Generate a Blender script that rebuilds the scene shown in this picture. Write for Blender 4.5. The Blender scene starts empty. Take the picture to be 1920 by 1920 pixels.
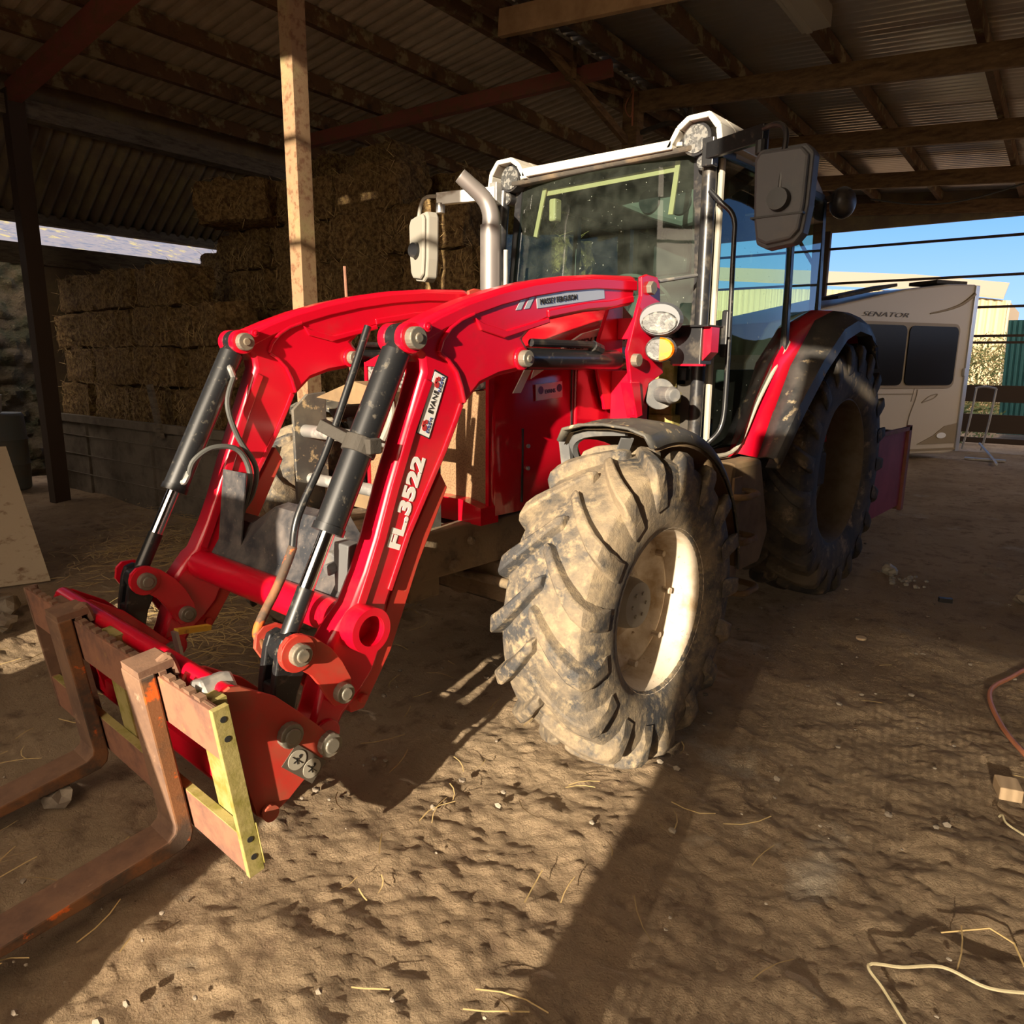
import bpy, bmesh, math, random
from mathutils import Vector, Matrix, noise
import numpy as np
random.seed(7)
C = bpy.context.scene.collection
PI = math.pi
def V3(*a): return Vector(a)

# ------------------------------------------------------------------ materials
def mk(name, col, rough=.5, metal=0.0, spots=(), bump=(), spec=.5, coat=0.0, stretch=None, alpha=None):
    m = bpy.data.materials.new(name); m.use_nodes = True
    nt = m.node_tree; N = nt.nodes; L = nt.links
    b = N['Principled BSDF']
    b.inputs['Base Color'].default_value = (*col, 1); b.inputs['Roughness'].default_value = rough
    b.inputs['Metallic'].default_value = metal; b.inputs['Specular IOR Level'].default_value = spec
    b.inputs['Coat Weight'].default_value = coat; b.inputs['Coat Roughness'].default_value = .12
    tc = N.new('ShaderNodeTexCoord'); vec = tc.outputs['Object']
    if stretch:
        mp = N.new('ShaderNodeMapping'); mp.inputs['Scale'].default_value = stretch
        L.new(vec, mp.inputs['Vector']); vec = mp.outputs['Vector']
    cur = None; cr = None; cm = None
    for i, s in enumerate(spots):     # (colour, scale, lo, hi, rough, metal, detail)
        c2, sc, lo, hi = s[:4]; r2 = s[4] if len(s) > 4 else rough; det = s[5] if len(s) > 5 else 6
        n = N.new('ShaderNodeTexNoise'); n.inputs['Scale'].default_value = sc; n.inputs['Detail'].default_value = det
        n.inputs['Roughness'].default_value = .65; n.noise_dimensions = '4D'; n.inputs['W'].default_value = i*3.7+1
        L.new(vec, n.inputs['Vector'])
        mr = N.new('ShaderNodeMapRange'); mr.inputs['From Min'].default_value = lo; mr.inputs['From Max'].default_value = hi
        L.new(n.outputs['Fac'], mr.inputs['Value'])
        mx = N.new('ShaderNodeMix'); mx.data_type = 'RGBA'
        L.new(mr.outputs['Result'], mx.inputs['Factor'])
        if cur: L.new(cur, mx.inputs['A'])
        else: mx.inputs['A'].default_value = (*col, 1)
        mx.inputs['B'].default_value = (*c2, 1); cur = mx.outputs['Result']
        mf = N.new('ShaderNodeMix'); L.new(mr.outputs['Result'], mf.inputs['Factor'])
        if cr: L.new(cr, mf.inputs['A'])
        else: mf.inputs['A'].default_value = rough
        mf.inputs['B'].default_value = r2; cr = mf.outputs['Result']
        if metal > 0:
            mm = N.new('ShaderNodeMix'); L.new(mr.outputs['Result'], mm.inputs['Factor'])
            if cm: L.new(cm, mm.inputs['A'])
            else: mm.inputs['A'].default_value = metal
            mm.inputs['B'].default_value = 0.0; cm = mm.outputs['Result']
    if cur: L.new(cur, b.inputs['Base Color']); L.new(cr, b.inputs['Roughness'])
    if cm: L.new(cm, b.inputs['Metallic'])
    prev = None
    for sc, st, dist in bump:
        n = N.new('ShaderNodeTexNoise'); n.inputs['Scale'].default_value = sc; n.inputs['Detail'].default_value = 8; n.inputs['Roughness'].default_value = .65
        L.new(vec, n.inputs['Vector'])
        bp = N.new('ShaderNodeBump'); bp.inputs['Strength'].default_value = st; bp.inputs['Distance'].default_value = dist
        L.new(n.outputs['Fac'], bp.inputs['Height'])
        if prev: L.new(prev, bp.inputs['Normal'])
        prev = bp.outputs['Normal']
    if prev: L.new(prev, b.inputs['Normal'])
    return m
DUST = (.34, .24, .13)
M = {}
M['fender_dusty'] = mk('dusty_black_fender', (.055, .053, .050), .5, spots=[((.12, .105, .08), 5, .42, .62, .8), ((.48, .36, .20), 20, .58, .66, .95)], bump=[(40, .15, .002)])
M['red'] = mk('red_paint', (.58, .002, .018), .30, spots=[((.36, .03, .03), 3, .55, .85, .5), (DUST, 26, .70, .80, .8)], coat=.35)
M['red_dirty'] = mk('red_paint_faded', (.50, .035, .022), .5, spots=[((.24, .10, .05), 5, .48, .8, .8), (DUST, 30, .68, .8, .9)])
M['red_hood'] = mk('red_bonnet_paint', (.48, .003, .014), .16, spots=[(DUST, 60, .74, .8, .8), ((.3, .03, .03), 4, .6, .9, .35)], coat=.6)
M['rust'] = mk('rusty_steel', (.20, .11, .065), .8, spots=[((.11, .06, .04), 5, .45, .65, .85), ((.46, .30, .20), 11, .6, .75, .9)], bump=[(90, .25, .004)])
M['rust_orange'] = mk('rust_orange', (.20, .085, .032), .75, spots=[((.07, .045, .03), 6, .46, .58, .8), ((.62, .12, .012), 13, .58, .63, .7)], bump=[(120, .3, .003)])
M['rust_pink'] = mk('rust_plate', (.27, .12, .07), .8, spots=[((.14, .07, .05), 8, .45, .65, .9), ((.38, .21, .07), 16, .62, .75, .9)], bump=[(90, .2, .003)])
M['moss_plate'] = mk('mossy_plate', (.32, .26, .09), .85, spots=[((.20, .17, .03), 12, .45, .6, .9), ((.26, .15, .08), 7, .6, .75, .9)], bump=[(60, .35, .004)])
M['black'] = mk('black_paint', (.018, .018, .020), .32, spots=[((.10, .08, .055), 9, .50, .75, .8)], bump=[(150, .1, .001)])
M['black_dusty'] = mk('black_paint_dusty', (.012, .0125, .014), .38, spots=[((.13, .11, .08), 30, .58, .76, .9), ((.30, .26, .20), 150, .65, .74, .9)], coat=.3)
M['black_plastic'] = mk('black_plastic', (.022, .023, .025), .5, spots=[((.38, .29, .17), 11, .58, .66, .95), ((.09, .08, .07), 4, .4, .7, .7)], bump=[(40, .15, .002)])
M['shield'] = mk('dusty_black_cover', (.022, .024, .030), .6, spots=[((.13, .11, .10), 8, .4, .7, .9), ((.20, .16, .12), 60, .6, .7, .9)])
M['grey_plastic'] = mk('grey_plastic', (.11, .11, .11), .55, spots=[((.30, .27, .22), 6, .5, .8, .8)])
M['mirror_grey'] = mk('charcoal_mirror_plastic', (.085, .09, .10), .5, spots=[((.14, .135, .13), 6, .5, .8, .7)])
M['mirror_pale'] = mk('dusty_mirror_plastic', (.27, .25, .21), .7, spots=[((.28, .25, .2), 8, .5, .7, .8)])  # paler copy of the mirror plastic; sun on the far mirror is in the colour
M['rubber'] = mk('dusty_rubber', (.045, .044, .045), .65, spots=[((.25, .19, .12), 4.5, .40, .60, .95), ((.30, .23, .14), 26, .50, .66, .95), ((.06, .058, .056), 9, .56, .68, .7)], bump=[(45, .5, .008), (180, .3, .002)])
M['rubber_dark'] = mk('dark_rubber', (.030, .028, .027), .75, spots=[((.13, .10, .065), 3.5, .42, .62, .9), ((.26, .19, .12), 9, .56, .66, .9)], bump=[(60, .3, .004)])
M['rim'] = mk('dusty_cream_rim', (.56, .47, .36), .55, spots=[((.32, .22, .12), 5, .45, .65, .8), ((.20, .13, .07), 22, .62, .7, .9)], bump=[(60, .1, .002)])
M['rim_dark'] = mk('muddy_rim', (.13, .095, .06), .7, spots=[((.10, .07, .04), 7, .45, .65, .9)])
M['chrome'] = mk('chrome_rod', (.75, .75, .78), .12, metal=1)
M['steel'] = mk('galvanised_steel', (.45, .44, .42), .42, metal=.7, spots=[((.36, .31, .24), 10, .5, .7, .8)])
M['steel_pin'] = mk('pin_steel', (.22, .20, .16), .5, metal=.5, spots=[((.20, .15, .10), 14, .5, .65, .8)], bump=[(60, .2, .002)])
M['exhaust'] = mk('satin_exhaust', (.22, .20, .19), .45, metal=.5, spots=[((.18, .16, .14), 6, .5, .8, .5)])
M['hose'] = mk('rubber_hose', (.06, .06, .055), .6)
M['white'] = mk('white_decal', (.78, .76, .72), .4)
M['silver'] = mk('silver_decal', (.52, .55, .58), .32, metal=.3)
M['ink'] = mk('black_ink', (.02, .02, .02), .5)
M['ink_grey'] = mk('grey_ink', (.10, .08, .06), .6)
M['ink_blue'] = mk('blue_ink', (.05, .07, .22), .5)
M['ink_red'] = mk('red_ink', (.45, .03, .03), .5)
M['cream_roof'] = mk('cream_cab_roof', (.62, .58, .50), .45, spots=[((.5, .44, .34), 5, .5, .8, .6)])
M['mesh_brown'] = mk('dusty_grille_mesh', (.25, .15, .075), .9, spots=[((.16, .09, .045), 150, .45, .6, .95, 2)], bump=[(220, .6, .004)])
M['chassis'] = mk('muddy_chassis', (.20, .145, .085), .85, spots=[((.06, .05, .04), 6, .48, .65, .8)], bump=[(40, .5, .01)])
M['cast'] = mk('dark_casting', (.045, .038, .03), .8, spots=[((.14, .10, .06), 6, .5, .7, .9)], bump=[(40, .4, .008)])
M['mud'] = mk('muddy_panel', (.22, .145, .07), .85, spots=[((.12, .075, .04), 4, .4, .7, .9)], bump=[(40, .2, .004)])
M['seal'] = mk('pale_door_seal', (.34, .31, .25), .6)
M['yellow_strip'] = mk('pale_yellow_strip', (.85, .60, .32), .6)
M['yellow'] = mk('yellow_paint', (.75, .48, .05), .5, spots=[((.3, .15, .05), 20, .55, .7, .8)])
M['orange_lens'] = mk('amber_lens', (.70, .15, .0), .2, spots=[((.9, .33, .02), 30, .5, .56, .1, 1)])
M['lens'] = mk('clear_lens', (.07, .07, .068), .25, metal=.2, spots=[((.20, .195, .18), 34, .5, .55, .06, 1)], bump=[(40, .6, .01)])
M['cab_in'] = mk('cab_interior_grey', (.15, .15, .13), .7)
M['cab_dark'] = mk('cab_dark_fabric', (.035, .037, .036), .8)
M['wood'] = mk('brown_timber', (.24, .145, .065), .8, stretch=(1, 1, 4), spots=[((.11, .06, .03), 5, .42, .65, .85), ((.34, .24, .12), 9, .6, .75, .85)], bump=[(40, .3, .005)])
M['wood_light'] = mk('pale_timber', (.44, .28, .14), .75, spots=[((.30, .17, .08), 4, .45, .7, .8)], bump=[(30, .2, .004)])  # paler copy of the roof timber, with sunlight put into its colour
M['wood_grey'] = mk('grey_timber', (.20, .165, .12), .85, stretch=(1, 1, 5), spots=[((.08, .065, .05), 5, .45, .65, .9)], bump=[(30, .5, .01)])
M['purlin'] = mk('dark_purlin', (.13, .068, .03), .85, spots=[((.26, .21, .11), 4, .54, .6, .9), ((.05, .03, .015), 6, .5, .7, .9)], bump=[(30, .3, .005)])
M['red_steel'] = mk('red_oxide_steel', (.27, .075, .05), .65, spots=[((.20, .10, .05), 7, .45, .65, .85)], bump=[(80, .2, .003)])
M['post_steel'] = mk('rusty_painted_post', (.25, .155, .08), .75, spots=[((.16, .075, .035), 22, .5, .62, .85), ((.28, .23, .10), 5, .55, .75, .85)], bump=[(150, .4, .003)])
M['sheet_beige'] = mk('beige_roof_sheet', (.55, .48, .37), .6, spots=[((.40, .34, .25), 3, .4, .7, .7)])
M['sheet_galv'] = mk('galvanised_roof_sheet', (.82, .76, .67), .30, metal=.72)
M['sheet_dark'] = mk('weathered_cladding', (.19, .14, .09), .7, spots=[((.30, .25, .12), 3, .45, .7, .8)])
M['straw'] = mk('straw', (.42, .27, .10), .85, stretch=(1, 1, 1), spots=[((.15, .08, .03), 22, .42, .58, .9, 10), ((.60, .44, .20), 48, .58, .66, .9, 10)], bump=[(45, .9, .04), (130, .9, .015)])
M['straw_strand'] = mk('straw_strand', (.52, .37, .16), .75)
M['block'] = mk('weathered_board_wall', (.20, .17, .13), .85, spots=[((.09, .07, .05), 4, .45, .7, .9)], bump=[(25, .4, .01)])
M['whitewash'] = mk('whitewashed_board', (.46, .37, .26), .8, stretch=(1, 3, 6), spots=[((.20, .12, .07), 2.2, .56, .66, .9), ((.30, .22, .14), 6, .6, .7, .9)], bump=[(20, .3, .006)])
M['barrel'] = mk('faded_blue_plastic', (.15, .165, .155), .6, spots=[((.20, .17, .13), 3, .45, .7, .8)])
M['bucket'] = mk('white_plastic_tub', (.60, .58, .55), .5)
M['stone'] = mk('pale_stone', (.30, .25, .19), .9, spots=[((.2, .16, .12), 8, .45, .6, .9)], bump=[(30, .5, .01)])
M['rubble'] = mk('mossy_rubble', (.12, .09, .05), .95, spots=[((.05, .05, .02), 3, .45, .6, .95), ((.30, .25, .16), 7, .6, .7, .95)], bump=[(14, 1, .1)])
M['caravan'] = mk('cream_caravan_body', (.52, .44, .33), .4)
M['gold'] = mk('tan_trim', (.27, .20, .11), .5)
M['dark_glass'] = mk('dark_tinted_window', (.012, .010, .008), .25, spec=.15)
M['alu'] = mk('aluminium_trim', (.55, .56, .58), .35, metal=.8)
M['pink_red'] = mk('faded_red_box', (.34, .04, .06), .6, spots=[((.22, .035, .045), 3, .4, .7, .7)])
M['teal'] = mk('teal_cladding', (.02, .10, .11), .5)
M['yard_sheet'] = mk('beige_cement_sheet', (.34, .27, .17), .85, spots=[((.34, .27, .17), 2, .4, .7, .9)])
M['yard_roof'] = mk('weathered_cement_roof', (.22, .185, .14), .9)
M['bush'] = mk('dry_leaves', (.40, .33, .14), .8, spots=[((.12, .15, .05), 5, .45, .6, .8)])
M['bush_green'] = mk('green_leaves', (.14, .20, .07), .8)
M['rope'] = mk('pale_twine', (.50, .42, .25), .8)
M['hose_orange'] = mk('orange_hose', (.50, .19, .10), .5)
M['wood_block'] = mk('pale_offcut', (.52, .37, .22), .8, bump=[(30, .3, .004)])
M['board_wall'] = mk('dark_brown_boards', (.06, .038, .024), .85, bump=[(20, .3, .005)])
M['slate'] = mk('grey_slates', (.15, .145, .16), .6, spots=[((.30, .26, .09), 3, .56, .6, .5), ((.09, .10, .13), 6, .5, .6, .5)])

def glass(name, tint, dust):
    m = bpy.data.materials.new(name); m.use_nodes = True; nt = m.node_tree; N = nt.nodes; L = nt.links
    for n in list(N): N.remove(n)
    out = N.new('ShaderNodeOutputMaterial'); tr = N.new('ShaderNodeBsdfTransparent'); tr.inputs['Color'].default_value = (*tint, 1)
    gl = N.new('ShaderNodeBsdfGlossy'); gl.inputs['Roughness'].default_value = .02
    fr = N.new('ShaderNodeFresnel'); fr.inputs['IOR'].default_value = 1.5
    mul = N.new('ShaderNodeMath'); mul.operation = 'MULTIPLY'; mul.inputs[1].default_value = 1.1; mul.use_clamp = True; L.new(fr.outputs[0], mul.inputs[0])
    m1 = N.new('ShaderNodeMixShader'); L.new(mul.outputs[0], m1.inputs[0]); L.new(tr.outputs[0], m1.inputs[1]); L.new(gl.outputs[0], m1.inputs[2])
    df = N.new('ShaderNodeBsdfDiffuse'); df.inputs['Color'].default_value = (.30, .34, .28, 1)
    tc = N.new('ShaderNodeTexCoord'); n1 = N.new('ShaderNodeTexNoise'); n1.inputs['Scale'].default_value = 9; n1.inputs['Detail'].default_value = 8
    L.new(tc.outputs['Object'], n1.inputs['Vector'])
    mr = N.new('ShaderNodeMapRange'); mr.inputs['From Min'].default_value = .35; mr.inputs['From Max'].default_value = .75
    mr.inputs['To Min'].default_value = dust*.35; mr.inputs['To Max'].default_value = dust*1.6; L.new(n1.outputs['Fac'], mr.inputs['Value'])
    n2 = N.new('ShaderNodeTexNoise'); n2.inputs['Scale'].default_value = 75; n2.inputs['Detail'].default_value = 1; L.new(tc.outputs['Object'], n2.inputs['Vector'])
    mr2 = N.new('ShaderNodeMapRange'); mr2.inputs['From Min'].default_value = .76; mr2.inputs['From Max'].default_value = .79; mr2.inputs['To Max'].default_value = .6; L.new(n2.outputs['Fac'], mr2.inputs['Value'])
    ad = N.new('ShaderNodeMath'); ad.operation = 'ADD'; ad.use_clamp = True; L.new(mr.outputs[0], ad.inputs[0]); L.new(mr2.outputs[0], ad.inputs[1])
    m2 = N.new('ShaderNodeMixShader'); L.new(ad.outputs[0], m2.inputs[0]); L.new(m1.outputs[0], m2.inputs[1]); L.new(df.outputs[0], m2.inputs[2])
    L.new(m2.outputs[0], out.inputs['Surface'])
    return m
M['glass'] = glass('tinted_dusty_glass', (.42, .55, .51), .05)
M['glass_clean'] = glass('tinted_glass', (.60, .78, .66), .015)

# ------------------------------------------------------------------ object helpers
ORG = {}
def thing(name, label, cat, loc=(0, 0, 0), group=None):
    o = bpy.data.objects.new(name, None); C.objects.link(o); o.location = loc; o.empty_display_size = .1
    o['label'] = label; o['category'] = cat
    if group: o['group'] = group
    ORG[o.name] = Vector(loc); return o
def tag(o, label, cat, group=None, kind=None):
    o['label'] = label; o['category'] = cat
    if group: o['group'] = group
    if kind: o['kind'] = kind
    return o
class B:
    def __init__(s, xf=None): s.bm = bmesh.new(); s.xf = xf
    def vs(s, pts): return [s.bm.verts.new(p) for p in pts]
    def face(s, vs):
        try: return s.bm.faces.new(vs)
        except ValueError: return None
    def box(s, a, b, rot=None, ctr=None):
        (x0, y0, z0), (x1, y1, z1) = a, b
        P = [Vector(p) for p in ((x0, y0, z0), (x1, y0, z0), (x1, y1, z0), (x0, y1, z0), (x0, y0, z1), (x1, y0, z1), (x1, y1, z1), (x0, y1, z1))]
        if rot is not None:
            c = Vector(ctr) if ctr is not None else sum(P, Vector())/8
            P = [rot @ (p-c)+c for p in P]
        v = s.vs(P)
        for f in ((0, 3, 2, 1), (4, 5, 6, 7), (0, 1, 5, 4), (1, 2, 6, 5), (2, 3, 7, 6), (3, 0, 4, 7)): s.face([v[i] for i in f])
        return s
    def bar(s, p0, p1, w, h, up=(0, 0, 1)):
        p0 = Vector(p0); p1 = Vector(p1); d = (p1-p0).normalized(); u = Vector(up); sd = d.cross(u).normalized(); u = sd.cross(d).normalized()
        v = s.vs([p+sd*a*w/2+u*b*h/2 for p in (p0, p1) for a, b in ((-1, -1), (1, -1), (1, 1), (-1, 1))])
        for f in ((0, 1, 2, 3), (7, 6, 5, 4), (0, 4, 5, 1), (1, 5, 6, 2), (2, 6, 7, 3), (3, 7, 4, 0)): s.face([v[i] for i in f])
        return s
    def cyl(s, p0, p1, r0, r1=None, n=24, cap=True):
        p0 = Vector(p0); p1 = Vector(p1); r1 = r0 if r1 is None else r1; d = (p1-p0).normalized()
        a = d.orthogonal().normalized(); b = d.cross(a)
        A = s.vs([p0+(a*math.cos(2*PI*i/n)+b*math.sin(2*PI*i/n))*r0 for i in range(n)])
        Bv = s.vs([p1+(a*math.cos(2*PI*i/n)+b*math.sin(2*PI*i/n))*r1 for i in range(n)])
        for i in range(n): s.face([A[i], A[(i+1) % n], Bv[(i+1) % n], Bv[i]])
        if cap: s.face(A[::-1]); s.face(Bv)
        return s
    def tube(s, pts, r, n=10, smooth=True, cap=True):
        P = [Vector(p) for p in pts]
        if smooth and len(P) > 2:
            Q = []
            for i in range(len(P)-1):
                a = P[max(i-1, 0)]; b = P[i]; c = P[i+1]; d = P[min(i+2, len(P)-1)]
                for k in range(6):
                    t = k/6; Q.append(.5*((2*b)+(c-a)*t+(2*a-5*b+4*c-d)*t*t+(-a+3*b-3*c+d)*t**3))
            Q.append(P[-1]); P = Q
        rings = []; up = None
        for i, p in enumerate(P):
            d = (P[min(i+1, len(P)-1)]-P[max(i-1, 0)]).normalized()
            up = d.orthogonal().normalized() if up is None else (up-d*up.dot(d)).normalized()
            sd = d.cross(up)
            rr = r(i/(len(P)-1)) if callable(r) else r
            rings.append(s.vs([p+(up*math.cos(2*PI*k/n)+sd*math.sin(2*PI*k/n))*rr for k in range(n)]))
        for A, Bv in zip(rings, rings[1:]):
            for k in range(n): s.face([A[k], A[(k+1) % n], Bv[(k+1) % n], Bv[k]])
        if cap: s.face(rings[0][::-1]); s.face(rings[-1])
        return s
    def prism(s, poly, axis, a, b):
        """polygon in the plane normal to axis ('x': (y,z), 'y': (x,z), 'z': (x,y)) extruded from a to b"""
        f = {'x': lambda p, t: (t, p[0], p[1]), 'y': lambda p, t: (p[0], t, p[1]), 'z': lambda p, t: (p[0], p[1], t)}[axis]
        A = s.vs([f(p, a) for p in poly]); Bv = s.vs([f(p, b) for p in poly]); n = len(poly)
        s.face(A[::-1]); s.face(Bv)
        for i in range(n): s.face([A[i], A[(i+1) % n], Bv[(i+1) % n], Bv[i]])
        return s
    def lathe(s, prof, ctr, n=48, axis='x', closed=False):
        """profile of (offset along axis, radius)"""
        c = Vector(ctr); rings = []
        for o, r in prof:
            if axis == 'x': rings.append(s.vs([c+Vector((o, r*math.cos(2*PI*i/n), r*math.sin(2*PI*i/n))) for i in range(n)]))
            else: rings.append(s.vs([c+Vector((r*math.cos(2*PI*i/n), r*math.sin(2*PI*i/n), o)) for i in range(n)]))
        if closed: rings.append(rings[0])
        for A, Bv in zip(rings, rings[1:]):
            for i in range(n): s.face([A[i], A[(i+1) % n], Bv[(i+1) % n], Bv[i]])
        return s
    def grid(s, rows):
        R = [s.vs(r) for r in rows]
        for A, Bv in zip(R, R[1:]):
            for i in range(len(A)-1): s.face([A[i], A[i+1], Bv[i+1], Bv[i]])
        return s
    def ball(s, c, r, sub=2, sc=(1, 1, 1), jit=0):
        res = bmesh.ops.create_icosphere(s.bm, subdivisions=sub, radius=1)
        for v in res['verts']:
            p = v.co.copy(); k = 1+jit*noise.noise(p*1.7+Vector(c)*3) if jit else 1
            v.co = Vector((p.x*sc[0], p.y*sc[1], p.z*sc[2]))*r*k+Vector(c)
        return s
    def out(s, name, mat, parent=None, bevel=0, smooth=False, solid=0, label=None, recalc=True, extra=None):
        bm = s.bm
        if recalc: bmesh.ops.recalc_face_normals(bm, faces=bm.faces)
        if s.xf is not None: bmesh.ops.transform(bm, matrix=s.xf, verts=bm.verts)
        org = Vector((0, 0, 0))
        root = parent
        while root is not None and root.parent is not None: root = root.parent
        if root is not None: org = ORG.get(root.name, Vector(root.location))
        else:
            if len(bm.verts):
                xs = [v.co.x for v in bm.verts]; ys = [v.co.y for v in bm.verts]; zs = [v.co.z for v in bm.verts]
                org = Vector(((min(xs)+max(xs))/2, (min(ys)+max(ys))/2, min(zs)))
        bmesh.ops.translate(bm, vec=-org, verts=bm.verts)
        me = bpy.data.meshes.new(name); bm.to_mesh(me); bm.free()
        o = bpy.data.objects.new(name, me); C.objects.link(o)
        if parent is not None: o.parent = parent
        else: o.location = org; ORG[o.name] = org
        mats = mat if isinstance(mat, (list, tuple)) else [mat]
        for m in mats: me.materials.append(M[m] if isinstance(m, str) else m)
        if smooth:
            for p in me.polygons: p.use_smooth = True
            try: me.set_sharp_from_angle(angle=math.radians(38))
            except Exception: pass
        if solid:
            md = o.modifiers.new('s', 'SOLIDIFY'); md.thickness = solid; md.offset = 0
        if bevel:
            md = o.modifiers.new('b', 'BEVEL'); md.width = bevel; md.segments = 2; md.limit_method = 'ANGLE'; md.angle_limit = math.radians(40)
            md.harden_normals = False
        if label: o['label'] = label
        return o
def text_part(name, body, o, r, u, size, mat, parent, sx=1.0, shear=0, align='LEFT', bold=0.0, ext=.0012):
    cu = bpy.data.curves.new(name, 'FONT'); cu.body = body; cu.size = size; cu.extrude = ext; cu.shear = shear; cu.align_x = align; cu.offset = bold
    cu.resolution_u = 3
    t = bpy.data.objects.new('tmp', cu); C.objects.link(t)
    dg = bpy.context.evaluated_depsgraph_get(); me = bpy.data.meshes.new_from_object(t.evaluated_get(dg))
    bpy.data.objects.remove(t)
    b = B(); b.bm.from_mesh(me); bpy.data.meshes.remove(me)
    r = Vector(r).normalized(); u = Vector(u).normalized(); n = r.cross(u); o = Vector(o)
    for v in b.bm.verts: v.co = o+r*v.co.x*sx+u*v.co.y+n*v.co.z
    return b.out(name, mat, parent, recalc=False)
def rect(b, o, r, u, w, h, t=.002):
    """thin raised plate with corner o, directions r (w) and u (h)"""
    o = Vector(o); r = Vector(r).normalized(); u = Vector(u).normalized(); n = r.cross(u)
    v = b.vs([o+r*x+u*y+n*z for z in (0, t) for x, y in ((0, 0), (w, 0), (w, h), (0, h))])
    for f in ((3, 2, 1, 0), (4, 5, 6, 7), (0, 1, 5, 4), (1, 2, 6, 5), (2, 3, 7, 6), (3, 0, 4, 7)): b.face([v[i] for i in f])
    return b

# ------------------------------------------------------------------ barn frame: u across, v along the ridge
HB = math.radians(4.5)
XF = Matrix.Rotation(HB, 4, 'Z')
RU, ZR = -2.4, 4.9
def zp(u): return ZR-(.12*(RU-u) if u < RU else .08*(u-RU))
# ================================================================== FLOOR
def build_floor():
    def axis(lo, hi, f0, f1, fine, grow):
        a = [f0]
        while a[-1] < f1: a.append(a[-1]+fine)
        st = fine
        while a[-1] < hi: st *= grow; a.append(a[-1]+st)
        st = fine; left = [f0]
        while left[-1] > lo: st *= grow; left.append(left[-1]-st)
        return left[::-1][:-1]+a
    X = axis(-60, 60, -1.2, 2.9, .0165, 1.05); Y = axis(-40, 90, -2.6, 2.2, .0165, 1.045)
    vs = []
    for y in Y:
        for x in X:
            p = Vector((x, y, 0))
            far = min(1, max(0, 1-(max(abs(x), abs(y))-6)/6))
            h = .030*noise.noise(p*.9)+.020*noise.noise(p*2.6+Vector((5, 0, 0)))
            q = p*7.5; h += .016*noise.noise(q)
            c = noise.noise(p*13+Vector((0, 9, 0))); h += .014*(abs(c)-.25)
            h += .0065*noise.noise(p*29)+.010*max(0, noise.noise(p*48)-.12)-.007*max(0, noise.noise(p*19+Vector((3, 3, 0)))-.35)*2
            dp = math.exp(-((x-.1)/1.0)**2-((y+2.35)/.45)**2)*.085
            vs.append((x, y, h*max(far, .25)-.012-dp))
    nx = len(X); fs = [(j*nx+i, j*nx+i+1, (j+1)*nx+i+1, (j+1)*nx+i) for j in range(len(Y)-1) for i in range(nx-1)]
    me = bpy.data.meshes.new('floor'); me.from_pydata(vs, [], fs); me.update()
    for p in me.polygons: p.use_smooth = True
    o = bpy.data.objects.new('floor', me); C.objects.link(o); o['kind'] = 'structure'
    m = mk('packed_earth', (.56, .41, .26), .95, spots=[((.40, .28, .17), 1.1, .40, .65, .95), ((.28, .19, .12), 9, .52, .68, .95), ((.62, .52, .39), 2.3, .60, .74, .95), ((.17, .115, .07), 60, .62, .70, .95), ((.62, .52, .38), 42, .66, .72, .9)],
           bump=[(14, 1.0, .08), (48, 1.0, .045), (170, .8, .012)], spec=.15)
    me.materials.append(m)
build_floor()
def zf(x, y): return 0.0

# ================================================================== BARN STRUCTURE
def corr(u0, u1, zf_, v0, v1, per, amp, name, mat, kind='structure', lift=.10, boxy=True):
    b = B(XF); n = int((v1-v0)/per*8); rows = []
    for u in (u0, (u0+u1)/2, u1):
        r = []
        for i in range(n+1):
            v = v0+(v1-v0)*i/n; s = math.sin(2*PI*v/per)
            if boxy: s = max(-1, min(1, s*2.2))
            r.append((u, v, zf_(u)+lift+amp*s))
        rows.append(r)
    b.grid(rows); o = b.out(name, mat, None, smooth=not boxy, solid=.004, recalc=False); o['kind'] = kind; return o
corr(-6.9, RU, zp, -4.5, 14.0, .152, .019, 'ceiling', 'sheet_beige', lift=.11)
corr(RU, 6.2, zp, -4.5, 14.0, .125, .0145, 'ceiling', 'sheet_galv', lift=.11, boxy=False)
for nm, us, side in (('L', (-2.72, -3.75, -4.8, -5.6, -6.45), 'left'), ('R', (-1.95, -1.05, .02, 1.3, 2.5, 3.6, 4.8, 5.9), 'right')):
    ordn = ['nearest the ridge', 'second from the ridge', 'third from the ridge', 'fourth from the ridge', 'fifth from the ridge', 'sixth from the ridge', 'seventh from the ridge', 'along the eaves']
    for i, u in enumerate(us):
        b = B(XF); w = .075 if side == 'left' else .07; z = zp(u)
        b.box((u-w/2, -4.4, z-.08), (u+w/2, 13.9, z+.085))
        tag(b.out('roof_purlin', 'purlin'), 'long dark timber purlin under the %s roof slope, %s' % (side, ordn[i] if not (side == 'left' and i == 4) else 'along the eaves'), 'beam', 'roof purlins')
for i, v in enumerate((3.35, 5.95, 8.55, 11.15, 13.75)):
    b = B(XF); u0 = -2.35
    for ua, ub in ((u0, 2.2), (2.2, 6.2)):
        b.bar((ua, v, zp(ua)-.20), (ub, v, zp(ub)-.20), .07, .23)
    lab = ['short sunlit pale timber beam at the very top edge, nearest the viewer', 'thick brown timber roof beam ending at the timber ridge post', 'second brown timber roof beam behind the cab mirror', 'third dark timber roof beam towards the open end', 'dark lintel beam over the open end of the barn'][i]
    tag(b.out('roof_beam', 'wood_light' if i == 0 else 'wood', bevel=.006), lab, 'beam', 'timber roof beams')
b = B(XF); b.bar((-6.6, .75, zp(-6.6)-.18), (RU, .75, zp(RU)-.18), .12, .18)
tag(b.out('steel_rafter', 'red_steel'), 'rusty steel rafter crossing the top left corner of the roof', 'beam')
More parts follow.
